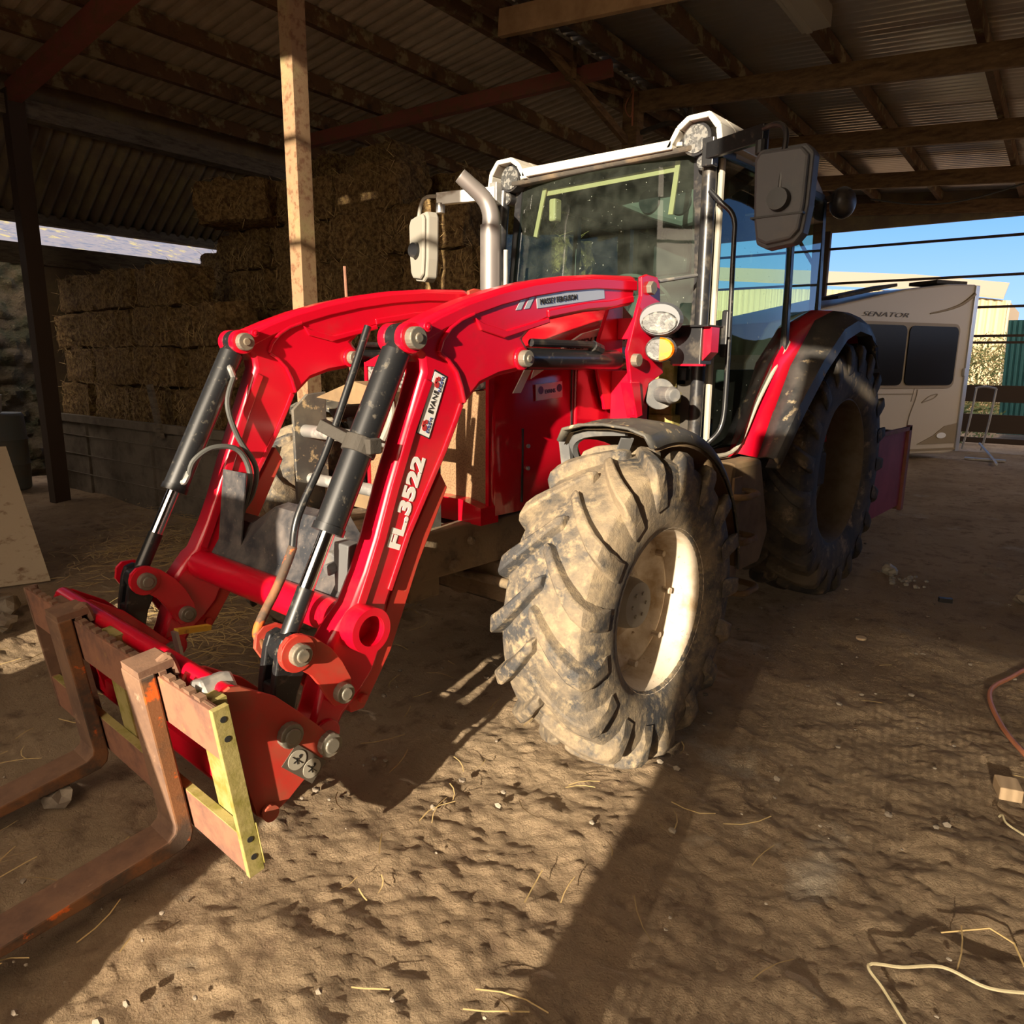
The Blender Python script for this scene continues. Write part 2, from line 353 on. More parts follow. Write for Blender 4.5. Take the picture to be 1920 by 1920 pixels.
b = B(XF); b.bar((-5.8, 3.8, zp(-5.8)-.17), (-2.05, 4.95, zp(RU)-.17), .10, .15)
tag(b.out('steel_rafter', 'red_steel'), 'red oxide steel rafter running up behind the cab to the ridge', 'beam')
b = B(XF); b.box((RU-.05, -4.4, ZR-.14), (RU+.05, 13.9, ZR+.02))
tag(b.out('ridge_beam', 'purlin'), 'dark timber ridge beam along the peak of the roof', 'beam')
b = B(XF); b.bar((RU-.12, -4.5, ZR+.145), (RU-.12, 14, ZR+.145), .3, .01); b.bar((RU+.12, -4.5, ZR+.15), (RU+.12, 14, ZR+.15), .3, .01); b.box((RU-.03, -4.5, ZR+.12), (RU+.03, 14, ZR+.16)); tag(b.out('ridge_capping', 'sheet_galv'), 'metal capping strip along the roof ridge', 'capping')
# posts
def hpost(u, v, z1, w, mat, label, extra=None):
    b = B(XF); t = .012
    b.box((u-w/2, v-w/2, -.05), (u+w/2, v+w/2, z1))
    return tag(b.out('steel_post', mat, bevel=.003), label, 'post', 'barn posts')
hpost(-2.07, .75, ZR-.1, .125, 'post_steel', 'rusty steel post standing behind the loader, lit by the sun')
b = B(XF); b.box((-6.72, .68, -.05), (-6.56, .84, 4.25)); tag(b.out('timber_post', 'board_wall'), 'dark post at the left edge beside the blue barrel', 'post', 'barn posts')
b = B(XF); b.box((-2.42, 5.88, -.05), (-2.22, 6.06, 4.78)); tag(b.out('timber_post', 'wood', bevel=.008), 'brown timber ridge post above the cab roof with a bale twine loop', 'post', 'barn posts')
b = B(XF); b.tube([(-2.28, 5.85, 4.80), (-2.36, 5.83, 4.62), (-2.28, 5.83, 4.5), (-2.25, 5.83, 4.68)], .008, 6); b.tube([(-2.27, 5.85, 4.82), (-2.26, 5.84, 4.4)], .012, 6)
tag(b.out('baler_twine', 'hose_orange'), 'faded orange twine hanging on the timber ridge post', 'twine')
b = B(XF); b.bar((-2.36, 5.9, 4.25), (-2.42, 4.0, 4.85), .06, .09); tag(b.out('roof_brace', 'wood'), 'slanting timber brace rising from the ridge post towards the viewer', 'beam', 'roof braces')
b = B(XF); b.tube([(-2.4, 4.75, 4.66), (-2.35, 5.2, 4.67), (-2.3, 5.8, 4.74)], .035, 8); b.box((-2.45, 4.62, 4.60), (-2.35, 4.70, 4.92)); tag(b.out('roof_brace', 'wood'), 'short round pole brace under the ridge before the post', 'beam', 'roof braces')
b = B(XF); b.tube([(-2.25, 6.0, 4.35), (-1.9, 6.0, 4.40), (-1.62, 6.0, 4.38), (-1.6, 6.02, 4.75)], .03, 8); b.bar((-1.6, 6.0, 4.38), (-1.9, 6.0, 4.8), .03, .03)
tag(b.out('roof_brace', 'cast'), 'dark curved metal bracket between ridge post and roof beam', 'bracket', 'roof braces')
b = B(XF); b.box((-.02, 2.6, 4.55), (.24, 4.85, 4.72)); b.box((.02, 2.6, 4.54), (.08, 4.86, 4.56))
tag(b.out('cable_trunking', 'seal', bevel=.01), 'pale boxed timber casing fixed under the roof at the top right', 'box')
b = B(XF); b.tube([(-.6, 11.0, 4.25), (.2, 11.0, 4.08), (.9, 11.1, 4.12), (1.9, 11.1, 4.35)], .012, 6); tag(b.out('hanging_cable', 'hose'), 'thin dark cable sagging under the far roof beams', 'cable')
# rear frame of the open end
for u0, u1, lab in ((-2.08, -1.86, 'rough dark timber post at the open end, beside the cab'), (5.4, 5.6, 'timber post at the far right corner of the open end')):
    b = B(XF); b.box((u0, 13.68, -.05), (u1, 13.82, 4.25)); b.bar((u0+.1, 13.7, 3.35), (u0-.45, 13.7, 4.2), .07, .07, (0, 1, 0)); tag(b.out('timber_post', 'board_wall', bevel=.02), lab, 'post', 'barn posts')
for z, lab in ((3.90, 'uppermost thin rail across the open end, against the sky'), (3.22, 'second thin rail across the open end, over the yard shed'), (2.66, 'third rail, right of the caravan'), (2.14, 'fourth rail, just below the third right of the caravan'), (2.02, 'fifth rail, right of the caravan over the bush')):
    b = B(XF); b.box((-4.2 if z > 3 else .3, 13.70, z-.022), (5.5, 13.76, z+.022)); tag(b.out('fence_rail', 'board_wall'), lab, 'rail', 'rails across the open end')
for z0, z1, lab in ((.93, 1.24, 'upper dark boarding strip low across the open end'), (.36, .70, 'middle dark board strip low across the open end'), (.16, .26, 'narrow bottom board low across the open end')):
    b = B(XF); b.box((-2.0, 13.70, z0), (5.5, 13.75, z1)); tag(b.out('boarding_strip', 'board_wall'), lab, 'board', 'low boards across the open end')
# rear wall to the left of the opening, with a narrow slit under the roof
b = B(XF); b.box((-9.2, 13.86, 0), (-4.25, 13.92, 4.9)); b.box((-4.25, 13.86, 4.24), (6.2, 13.92, 4.98))
o = b.out('wall_back', 'sheet_dark'); o['kind'] = 'structure'
# left: sloping cladding, slit, lower wall
def zl(u): return 4.22+(u+6.75)*.72
corr(-8.05, -6.75, zl, -4.5, 14.0, .14, .035, 'wall_left', 'sheet_dark', lift=0, boxy=False)
b = B(XF); b.box((-8.14, -4.5, 3.20), (-8.0, 13.8, 3.32)); tag(b.out('wall_rail', 'wood_grey'), 'dark timber rail above the bright slit at the left', 'beam')
b = B(XF); b.box((-6.82, -4.5, 4.02), (-6.62, 13.9, 4.20)); tag(b.out('eaves_beam', 'wood_grey'), 'long grey timber eaves beam along the left wall top', 'beam')
b = B(XF); b.box((-8.16, -4.5, 2.72), (-8.04, 13.8, 2.96)); tag(b.out('wall_rail', 'wood_grey'), 'dark timber rail below the bright slit at the left', 'beam')
b = B(XF); b.box((-6.88, -4.5, 4.15), (-6.84, 13.8, 4.50)); o = b.out('wall_left', 'sheet_dark'); o['kind'] = 'structure'
b = B(XF); b.box((-8.2, 1.4, -.05), (-8.16, 13.8, 2.8)); o = b.out('wall_left', 'sheet_dark'); o['kind'] = 'structure'
# low boarded retaining wall in front of the bales
b = B(XF)
for i in range(6):
    u0 = -7.6+i*.75; b.box((u0+.01, 1.20+.02*(i % 2), -.05), (u0+.74, 1.29+.02*(i % 2), .90-.02*(i % 3)))
b.box((-7.6, 1.16, .84), (-3.1, 1.22, .93))
for z in (.22, .45, .68): b.box((-7.6, 1.185, z), (-3.1, 1.20, z+.012))
tag(b.out('retaining_wall', 'block', bevel=.006), 'low weathered board wall holding back the bales', 'wall')
b = B(XF); b.bar((-5.02, 1.15, .78), (-5.12, 1.13, 1.33), .09, .03, (0, 1, 0)); tag(b.out('wooden_stake', 'wood_grey'), 'upright grey board leaning on the retaining wall', 'board')

# ================================================================== STRAW BALES
def bale_mesh(seed, L=.90, D=.44, H=.395):
    bm = bmesh.new(); bmesh.ops.create_cube(bm, size=1); bmesh.ops.subdivide_edges(bm, edges=bm.edges, cuts=9, use_grid_fill=True)
    for v in bm.verts:
        p = v.co.copy(); q = Vector((p.x*L, p.y*D, p.z*H))
        r = max(0, (abs(p.x)+abs(p.y)+abs(p.z))-1.0)*.10
        n = noise.noise(q*5+Vector((seed*7, 0, 0)))*.05+noise.noise(q*17+Vector((seed, 3, 0)))*.035
        v.co = q*(1-r)+q.normalized()*n+Vector((0, 0, H/2))
    rnd = random.Random(seed)
    for k in range(90):
        a = rnd.uniform(0, 2*PI); x = rnd.uniform(-L/2, L/2); z = rnd.uniform(0, H)
        base = Vector((x, -D/2+.005, z)) if rnd.random() < .7 else Vector((x, rnd.uniform(-D/2, D/2), H))
        d = Vector((rnd.uniform(-1, 1), rnd.uniform(-.45, 0) if base.z < H else rnd.uniform(-1, 1), rnd.uniform(-1, .6) if base.z < H else rnd.uniform(0, .4))).normalized()*rnd.uniform(.05, .13)
        s = d.orthogonal().normalized()*.0025
        vv = [bm.verts.new(p) for p in (base-s, base+s, base+d+s*.6, base+d-s*.6)]; f = bm.faces.new(vv); f.material_index = 1
    me = bpy.data.meshes.new('straw_bale'); bm.to_mesh(me); bm.free(); me.materials.append(M['straw']); me.materials.append(M['straw_strand'])
    return me
BM = [bale_mesh(i) for i in range(6)]
rown = ['first', 'second', 'third', 'fourth', 'fifth', 'sixth', 'seventh', 'eighth', 'ninth']
cold = ['first', 'second', 'third', 'fourth', 'fifth', 'sixth', 'seventh', 'eighth', 'ninth']
def put_bale(u, v, z, rz, label, group, sc=1):
    o = bpy.data.objects.new('straw_bale', BM[random.randrange(6)]); C.objects.link(o)
    p = XF @ Vector((u, v, z)); o.location = p; o.rotation_euler = (random.uniform(-.05, .05), random.uniform(-.05, .05), HB+rz+random.uniform(-.07, .07)); o.scale = (sc, 1.05, 1.06)
    tag(o, label, 'straw bale', group)
def stack(name, u0, v0, ncol, heights, group, step=.95):
    for c in range(ncol):
        for r in range(heights[c]):
            off = .12*(r % 2)
            put_bale(u0+c*step+off, v0+.05*random.uniform(-1, 1)+.03*r, r*.43, 0, 'straw bale in the %s, %s column from left, row %s from floor' % (name, cold[c], rown[r]), group)
stack('left stack', -7.65, 1.62, 4, (6, 6, 6, 5), 'bales of the left stack')
stack('tall stack', -5.3, 2.45, 5, (8, 8, 8, 7, 6), 'bales of the tall stack')
stack('hind row', -6.9, 3.15, 6, (7, 8, 9, 9, 8, 7), 'bales of the hind row')
put_bale(-4.95, 2.2, 3.0, .5, 'loose round-edged bale lying high on the tall stack', 'bales of the tall stack', .9)

# loose straw (uncountable)
def straw_patch(name, spots, n, label, zof=.012, ln=(.08, .30), w=.0025):
    b = B(); rnd = random.Random(5)
    for k in range(n):
        cx, cy, sx, sy = rnd.choice(spots); x = rnd.gauss(cx, sx); y = rnd.gauss(cy, sy); a = rnd.uniform(0, 2*PI); l = rnd.uniform(*ln)
        z = zof+rnd.uniform(0, .02); bend = rnd.uniform(-.4, .4); p = Vector((x, y, z)); pts = [p]
        for s in range(3):
            p = p+Vector((math.cos(a+bend*s), math.sin(a+bend*s), rnd.uniform(-.06, .06)))*l/3; p.z = max(zof, p.z); pts.append(p)
        rows = [[], []]
        for q in pts:
            rows[0].append(q+Vector((-math.sin(a), math.cos(a), .3))*w); rows[1].append(q-Vector((-math.sin(a), math.cos(a), .3))*w)
        b.grid(rows)
    return tag(b.out(name, 'straw_strand', recalc=False), label, 'straw', kind='stuff')
straw_patch('loose_straw', [(-3.2, .3, .8, .35), (-2.3, .1, .5, .5), (-4.2, .7, 1.0, .25), (-1.6, -.5, .5, .4), (-3.6, -.2, .5, .3)], 2600, 'loose straw scattered over the floor by the bales')
straw_patch('scattered_straw', [(-.4, -1.9, .6, .3), (.3, -.3, .5, .5), (.8, -1.2, .6, .5), (1.8, .5, .7, 1.2), (0, -2.2, .4, .3)], 150, 'sparse straw stalks strewn around the loader', ln=(.05, .2), w=.0018)
# gravel (uncountable)
b = B(); rnd = random.Random(3)
for k in range(420):
    x = rnd.uniform(-1.2, 3.0); y = rnd.uniform(-2.4, 4.5); r = rnd.choice((.004, .006, .008, .012, .016))
    b.ball((x, y, .004), r, 1, (1, rnd.uniform(.6, 1), .6), .3)
tag(b.out('gravel', 'stone', smooth=True), 'small gravel and pebbles scattered on the dirt floor', 'gravel', kind='stuff')

b = B(); b.tube([(-1.28, .35, 0), (-1.28, .35, 1.1), (-1.32, .35, 2.15)], .010, 8); tag(b.out('marker_rod', 'red_oxide' if 'red_oxide' in M else 'rust_pink'), 'thin pinkish steel rod standing upright behind the loader arms', 'rod')
# ================================================================== TRACTOR
TR = thing('tractor', 'red farm tractor with cream roof, muddy tyres and glazed cab', 'tractor', (0, 1.3, 0))
def tyre(b, ctr, R, hw, rb, n, lh, sgn, lugw=.055):
    """agricultural tyre around the x axis: carcass + two rows of chevron lugs"""
    x0, y0, z0 = ctr; Rc = R-lh
    prof = [(-hw*.86, rb), (-hw*.98, rb+.05), (-hw*1.02, (rb+Rc)/2), (-hw*.98, Rc-.06), (-hw*.88, Rc-.02), (-hw*.5, Rc), (0, Rc+.006), (hw*.5, Rc), (hw*.88, Rc-.02), (hw*.98, Rc-.06), (hw*1.02, (rb+Rc)/2), (hw*.98, rb+.05), (hw*.86, rb), (hw*.8, rb-.01), (-hw*.8, rb-.01)]
    b.lathe(prof, ctr, 72, closed=True)
    lead = 1.9*PI/n
    st = [(-.07, Rc, R-.006), (.06, Rc, R), (.22, Rc, R), (.42, Rc, R-.001), (.62, Rc-.004, R-.003), (.80, Rc-.014, R-.008), (.93, Rc-.04, R-.026), (1.0, Rc-.085, R-.055), (1.01, Rc-.14, Rc-.09)]
    for side in (-1, 1):
        for k in range(n):
            base = 2*PI*(k+(.5 if side > 0 else 0))/n; rings = []
            for i, (fx, r0, r1) in enumerate(st):
                t = max(0, fx); ang = base-lead*(t**.85)*1.0     # apex leads downwards at the front
                wb = lugw*(1.25+.30*t)/R; wt = lugw*(.62+.35*t)/R
                if i == 0: wb *= .8; wt *= .8
                X = x0+side*fx*hw*(1.03 if i > 4 else 1); P = []
                for rr, ww in ((r0-.01, -wb/2), (r1, -wt/2), (r1, wt/2), (r0-.01, wb/2)):
                    a = ang+ww; P.append((X+(side*.012 if (i >= 6 and rr == r1) else 0), y0-rr*math.cos(a), z0+rr*math.sin(a)))
                rings.append(b.vs(P))
            for A, Bv in zip(rings, rings[1:]):
                for j in range(3): b.face([A[j], A[j+1], Bv[j+1], Bv[j]])
            b.face(rings[0]); b.face(rings[-1][::-1])
def front_wheel(sx):
    cx = sx*1.0; c = (cx, 0, .625)
    b = B(); tyre(b, c, .640, .195, .335, 17, .042, sx, .072)
    t = b.out('front_tyre', 'rubber', TR, smooth=True, bevel=.007)
    b = B(); s = sx
    b.lathe([(s*.155, .352), (s*.168, .350), (s*.168, .335), (s*.145, .322), (s*.10, .312), (s*.02, .295), (s*.0, .285), (-s*.12, .30), (-s*.16, .345)], c, 56)
    b.lathe([(s*.01, .292), (s*.02, .265), (s*.0, .235), (-s*.035, .20), (-s*.04, .16), (-s*.02, .135), (s*.0, .0)], c, 48)
    for i in range(8):
        a = 2*PI*i/8; p = Vector((cx+s*.02, .255*math.cos(a), .625+.255*math.sin(a))); b.cyl(p, p+Vector((s*.035, 0, 0)), .014, n=8)
    b.out('rim', 'rim', t, smooth=True)
    b = B(); b.lathe([(-s*.06, .11), (s*.02, .105), (s*.04, .098), (s*.052, .094), (s*.056, .0)], c, 32)
    for i in range(6):
        a = 2*PI*i/6; p = Vector((cx+s*.054, .05*math.cos(a), .625+.05*math.sin(a))); b.cyl(p, p+Vector((s*.007, 0, 0)), .008, n=8)
    b.out('hub_cap', 'seal', t, smooth=True)
front_wheel(1); front_wheel(-1)
def rear_wheel(sx):
    cx = sx*.745; c = (cx, 2.78, .865)
    b = B(); tyre(b, c, .880, .235, .50, 21, .05, sx, .08)
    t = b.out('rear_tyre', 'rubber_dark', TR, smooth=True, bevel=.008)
    b = B(); s = sx
    b.lathe([(s*.185, .515), (s*.20, .51), (s*.20, .49), (s*.17, .475), (s*.06, .465), (-s*.08, .45), (-s*.15, .46), (-s*.2, .50)], c, 64)
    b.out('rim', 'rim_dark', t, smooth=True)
    b = B(); b.lathe([(-s*.06, .455), (-s*.08, .38), (-s*.02, .30), (s*.0, .22), (s*.0, .12), (s*.05, .10), (s*.05, 0)], c, 48)
    for i in range(8):
        a = 2*PI*i/8; p = Vector((cx, 2.78+.17*math.cos(a), .865+.17*math.sin(a))); b.cyl(p, p+Vector((s*.03, 0, 0)), .014, n=8)
    b.out('wheel_disc', 'grey_plastic', t, smooth=True)
rear_wheel(1); rear_wheel(-1)
# axle, engine, gearbox
b = B(); b.box((-.80, -.09, .50), (.80, .09, .70)); b.cyl((0, 0, .60), (0, .25, .60), .16); b.cyl((-.84, 0, .625), (-.70, 0, .625), .15); b.cyl((.70, 0, .625), (.84, 0, .625), .15); b.cyl((-.6, -.14, .62), (.6, -.14, .62), .022)
b.out('front_axle', 'chassis', TR, bevel=.015)
b = B(); b.box((-.30, -.55, .70), (.30, 1.0, .86)); b.box((.28, -.60, .70), (.37, 1.0, .905)); b.box((.20, -.62, .62), (.36, -.45, .88)); b.box((-.36, -.62, .62), (-.20, -.30, .88)); b.cyl((.36, -.38, .74), (.40, -.38, .74), .028, n=10); b.cyl((.36, -.28, .83), (.395, -.28, .83), .018, n=10)
b.out('chassis_rail', 'chassis', TR, bevel=.01)
b = B(); b.box((-.26, .0, .45), (.26, 2.6, .98)); b.box((-.33, 1.0, .50), (.33, 2.9, 1.05)); b.box((-.80, 2.62, .74), (.80, 2.92, .98)); b.box((-.30, 2.7, .5), (.30, 3.2, 1.1)); b.cyl((.2, .2, .5), (.2, .6, .5), .1)
b.out('engine_and_gearbox', 'cast', TR, bevel=.02)
# bonnet
def hood():
    b = B(); rows = []
    for y, zb, zt, hw in ((-.205, .93, 1.57, .412), (-.18, .93, 1.62, .425), (-.05, .93, 1.69, .43), (.25, .95, 1.76, .43), (.60, .97, 1.85, .435), (.88, 1.0, 1.92, .44)):
        half = [(hw, zb), (hw+.006, zb+.25), (hw, zt-.22), (hw-.03, zt-.10), (hw-.10, zt-.03), (hw*.5, zt+.015), (0, zt+.03)]
        rows.append([(x, y, z) for x, z in half]+[(-x, y, z) for x, z in half[-2::-1]])
    b.grid(rows)
    # nose surround: brow and lower lip around the grille
    for q in (-1, 1): b.prism([(q*.40, .93), (q*.418, .93), (q*.418, 1.58), (q*.40, 1.58)], 'y', -.215, -.18)
    b.prism([(-.40, 1.58), (-.25, 1.63), (.25, 1.63), (.40, 1.58), (.40, 1.56), (-.40, 1.56)], 'y', -.22, -.16)
    b.box((-.10, -.225, 1.30), (.10, -.18, 1.58))
    b.prism([(-.40, .90), (.425, .90), (.425, .975), (.30, 1.0), (-.30, 1.0), (-.40, .975)], 'y', -.27, -.16)
    o = b.out('bonnet', 'red_hood', TR, smooth=True, recalc=True)
    md = o.modifiers.new('s', 'SOLIDIFY'); md.thickness = .006
    b = B(); b.prism([(.12, 1.44), (.395, 1.475), (.395, 1.56), (.12, 1.57)], 'y', -.212, -.185); hl = b.out('headlight', 'lens', TR, bevel=.006)
    b = B(); b.prism([(-.12, 1.44), (-.395, 1.475), (-.395, 1.56), (-.12, 1.57)], 'y', -.212, -.185); b.out('headlight', 'lens', TR, bevel=.006)
    b = B(); b.prism([(-.398, .975), (.398, .975), (.398, 1.47), (.12, 1.435), (-.12, 1.435), (-.398, 1.47)], 'y', -.208, -.19); b.out('grille_mesh', 'mesh_brown', TR)
    # side panel seams and bolts
    b = B()
    for (y, z) in ((.02, 1.12), (.02, 1.22)): b.cyl((.425, y, z), (.445, y, z), .009, n=10)
    b.out('panel_bolt', 'steel', TR)
    b = B(); b.box((.425, .335, 1.0), (.440, .345, 1.62)); b.box((.425, -.02, .97), (.440, -.012, 1.30)); b.out('panel_seam', 'black', TR)
    b = B(); b.box((.425, .36, 1.0), (.446, .86, 1.56)); b.out('rear_side_panel', 'red_hood', TR, bevel=.01, label='darker smooth red side panel behind the seam')
    # decals
    b = B(); b.prism([(-.085, 1.455), (-.035, 1.455), (.04, 1.56), (-.005, 1.56)], 'x', .434, .440); b.prism([(.035, 1.515), (.15, 1.565), (.06, 1.565)], 'x', .434, .440)
    b.prism([(.20, 1.60), (.86, 1.68), (.86, 1.79), (.60, 1.76), (.40, 1.72), (.26, 1.66)], 'x', .434, .450); b.out('bonnet_stripe', 'white', TR)
    text_part('bonnet_lettering', 'MASSEY FERGUSON', (.452, .27, 1.635), (0, 1, .13), (0, -.13, 1), .062, 'ink', TR, sx=.95, bold=.0015)
    b = B(); rect(b, (.4385, .07, 1.418), (0, 1, .06), (0, -.06, 1), .19, .072, .003); st = b.out('dealer_sticker', 'silver', TR)
    text_part('sticker_lettering', 'EVANS', (.4425, .128, 1.448), (0, 1, .06), (0, -.06, 1), .026, 'ink_blue', st)
    b = B()
    for y in (.09, .225): b.cyl((.441, y+.01, 1.462+.06*(y-.06)), (.443, y+.01, 1.462+.06*(y-.06)), .018, n=14)
    b.out('sticker_emblem', 'ink_blue', st)
hood()
# front guard (bull bar)
b = B()
for x in (.30, -.50):
    b = B(); b.prism([(-.58, .88), (-.58, 1.36), (-.50, 1.43), (-.40, 1.44), (-.40, .88)], 'x', x, x+.02)
    g = b.out('guard_plate', 'fender_dusty', TR, bevel=.003)
b = B(); b.cyl((-.48, -.52, 1.26), (.30, -.52, 1.26), .030, n=18); b.cyl((-.48, -.50, 1.03), (.30, -.50, 1.03), .028, n=18); b.out('guard_tube', 'steel', g, smooth=True)
b = B(); b.prism([(-.38, 1.42), (-.10, 1.50), (.12, 1.46), (.10, 1.42), (-.12, 1.40)], 'y', -.52, -.38); b.out('guard_top_plate', 'mud', g)
b = B(); b.box((-.46, -.44, .92), (.26, -.40, 1.0)); b.out('guard_lower_bar', 'mud', g)
# cab
def cab():
    yf, yb = 1.07, 2.62
    b = B()
    for s in (-1, 1):
        b.tube([(s*.70, yf, 1.02), (s*.705, yf, 1.6), (s*.70, yf+.01, 2.2), (s*.685, yf+.03, 2.62)], .036, 14)
        b.bar((s*.80, 1.98, 1.3), (s*.77, 1.98, 2.62), .035, .05, (0, 1, 0))
        b.bar((s*.74, yb, 1.5), (s*.72, yb-.05, 2.62), .06, .06, (0, 1, 0))
    b.bar((-.68, yf+.05, 2.665), (.68, yf+.05, 2.665), .06, .06); b.bar((-.72, yb-.05, 2.62), (.72, yb-.05, 2.62), .06, .06)
    for s in (-1, 1): b.bar((s*.69, yf+.03, 2.62), (s*.72, yb-.05, 2.62), .05, .06)
    fr = b.out('cab_frame', 'black', TR, bevel=.006, smooth=True)
    # curved windscreen
    b = B(); rows = []
    for z, w, y in ((1.55, .66, 1.10), (2.0, .645, 1.115), (2.35, .615, 1.13), (2.655, .575, 1.15)):
        rows.append([(w*t, y-.07*(1-t*t), z) for t in [i/8-1 for i in range(17)]])
    b.grid(rows); b.out('windscreen', 'glass', TR, smooth=True, recalc=False)
    for s in (-1, 1):
        b = B(); b.bar((s*.665, 1.10, 1.5), (s*.60, 1.15, 2.64), .05, .02, (0, 1, 0)); b.out('windscreen_edge', 'black', TR)
    b = B(); b.box((-.64, 1.06, 1.48), (.64, 1.12, 1.56)); b.out('windscreen_sill', 'black', TR)
    # doors: glass, seal
    for s in (-1, 1):
        b = B(); rows = []
        for z, y0, y1 in ((1.15, 1.14, 1.50), (1.4, 1.13, 1.66), (1.7, 1.13, 1.98), (2.1, 1.13, 1.99), (2.6, 1.15, 1.98)):
            rows.append([(s*(.735+.055*math.sin(PI*(i/8)*.6)-.03*max(0, (z-2))), y0+(y1-y0)*i/8, z) for i in range(9)])
        b.grid(rows); d = b.out('door_glass', 'glass_clean', TR, smooth=True, recalc=False)
        b = B(); b.tube([(s*.742, 1.135, 1.08), (s*.742, 1.125, 1.7), (s*.735, 1.135, 2.58)], .017, 8); b.out('door_seal', 'seal', d)
        b = B(); b.tube([(s*.742, 1.14, 1.10), (s*.77, 1.45, 1.12), (s*.79, 1.68, 1.40), (s*.80, 2.02, 1.72)], .012, 8); b.out('door_edge', 'seal', d)
        b = B(); b.box((s*.75, 1.20, 1.62), (s*.79, 1.26, 1.86)); b.out('door_handle', 'black', d, bevel=.01)
        b = B(); b.grid([[(s*.79, 2.0, z), (s*.75, 2.58, z)] for z in (1.85, 2.6)]); b.out('side_rear_glass', 'glass_clean', TR, recalc=False)
    b = B(); b.grid([[(-.70, yb-.02, z), (.70, yb-.02, z)] for z in (1.65, 2.6)]); b.out('rear_window', 'glass_clean', TR, recalc=False)
    # roof
    b = B()
    top = [(-.70, 2.72), (-.68, 2.76), (-.5, 2.78), (0, 2.79), (.5, 2.78), (.68, 2.76), (.70, 2.72)]
    rows = []
    for y, dz, k in ((1.08, -.10, .90), (1.14, -.085, .98), (1.35, -.05, 1.02), (1.9, -.01, 1.04), (2.5, -.03, 1.03), (2.75, -.08, .98)):
        rows.append([(x*k, y, 2.62)for x in (-.70,)]+[(x*k, y, z+dz) for x, z in top]+[(x*k, y, 2.62) for x in (.70,)])
    b.grid(rows); b.face([b.bm.verts.new(p) for p in rows[-1]])
    r = b.out('cab_roof', 'cream_roof', TR, smooth=True, solid=.02)
    b = B(); b.box((-.66, 1.09, 2.63), (.66, 2.6, 2.68)); b.box((-.60, 1.06, 2.625), (.60, 1.12, 2.655)); b.out('roof_underside', 'cast', TR, bevel=.01)
    b = B(); b.prism([(-.50, 2.660), (.50, 2.645), (.50, 2.690), (0, 2.70), (-.50, 2.708)], 'y', 1.04, 1.12); b.out('roof_visor_strip', 'cream_roof', TR, bevel=.006)
    for s in (-1, 1):      # brow humps over the work lights
        b = B()
        po = [(.46, 2.65), (.52, 2.745), (.58, 2.785), (.70, 2.785), (.76, 2.72), (.775, 2.64)]
        pi_ = [(.49, 2.65), (.54, 2.725), (.59, 2.758), (.69, 2.758), (.735, 2.70), (.745, 2.64)]
        A = [(s*x, z) for x, z in po]; I = [(s*x, z) for x, z in pi_]
        for i in range(5): b.prism([A[i], A[i+1], I[i+1], I[i]], 'y', 1.04, 1.20)
        b.prism([A[i] for i in range(6)], 'y', 1.20, 1.55)
        b.out('roof_brow', 'cream_roof', TR, bevel=.006)
        b = B(); b.cyl((s*.615, 1.20, 2.672), (s*.618, 1.075, 2.678), .070, .078, n=28); w = b.out('work_light', 'black', TR, smooth=True)
        b = B(); b.cyl((s*.618, 1.075, 2.678), (s*.618, 1.066, 2.678), .066, n=28); b.out('lamp_lens', 'lens', w)
        b = B(); b.cyl((s*.655, 1.16, 2.565), (s*.655, 1.085, 2.568), .035, .038, n=20); w = b.out('small_work_light', 'black', TR, smooth=True)
        b = B(); b.cyl((s*.655, 1.086, 2.568), (s*.655, 1.08, 2.568), .030, n=20); b.out('lamp_lens', 'lens', w)
    # headlining pod, interior
    b = B(); b.prism([(-.30, 2.60), (.62, 2.60), (.60, 2.38), (.36, 2.34), (.18, 2.40), (-.05, 2.50)], 'y', 1.42, 1.75); p = b.out('roof_console', 'cab_in', TR, bevel=.03)
    b = B(); b.cyl((.16, 1.42, 2.50), (.16, 1.40, 2.50), .065, n=24); b.cyl((.36, 1.42, 2.47), (.36, 1.40, 2.47), .065, n=24); b.out('air_vent', 'ink', p)
    b = B(); b.bar((-.42, 1.19, 2.585), (.47, 1.19, 2.59), .012, .032); b.bar((-.42, 1.17, 2.61), (-.49, 1.17, 2.34), .028, .01, (0, 1, 0)); b.bar((.47, 1.17, 2.62), (.44, 1.17, 2.36), .028, .01, (0, 1, 0)); b.out('sun_blind_frame', 'yellow_strip', TR)
    b = B(); b.box((-.40, 1.18, 2.42), (-.35, 1.25, 2.55)); b.out('wiper_motor', 'yellow_strip', TR, bevel=.012)
    b = B(); b.box((-.24, 1.9, 1.5), (.26, 2.0, 2.15)); b.box((-.24, 1.5, 1.35), (.26, 2.0, 1.5)); b.box((-.12, 1.93, 2.15), (.14, 1.99, 2.36)); b.out('driver_seat', 'cab_dark', TR, bevel=.04)
    b = B(); b.box((-.08, 2.30, 1.6), (-.02, 2.36, 2.5)); b.out('seat_belt_post', 'cab_in', TR)
    b = B(); b.lathe([(-.012, .19), (0, .203), (.012, .19), (0, .178)], (0, 0, 0), 40, axis='z', closed=True); b.cyl((0, 0, -.3), (0, 0, 0), .03); b.bar((-.18, 0, 0), (.18, 0, 0), .03, .012); b.bar((0, -.18, 0), (0, .18, 0), .03, .012)
    bmesh.ops.transform(b.bm, matrix=Matrix.Translation((.10, 1.45, 1.97)) @ Matrix.Rotation(math.radians(-38), 4, 'X'), verts=b.bm.verts)
    b.out('steering_wheel', 'cab_in', TR, smooth=True)
    b = B(); b.box((-.40, 1.12, 1.1), (.40, 1.32, 1.72)); b.out('dashboard', 'cab_dark', TR, bevel=.05)
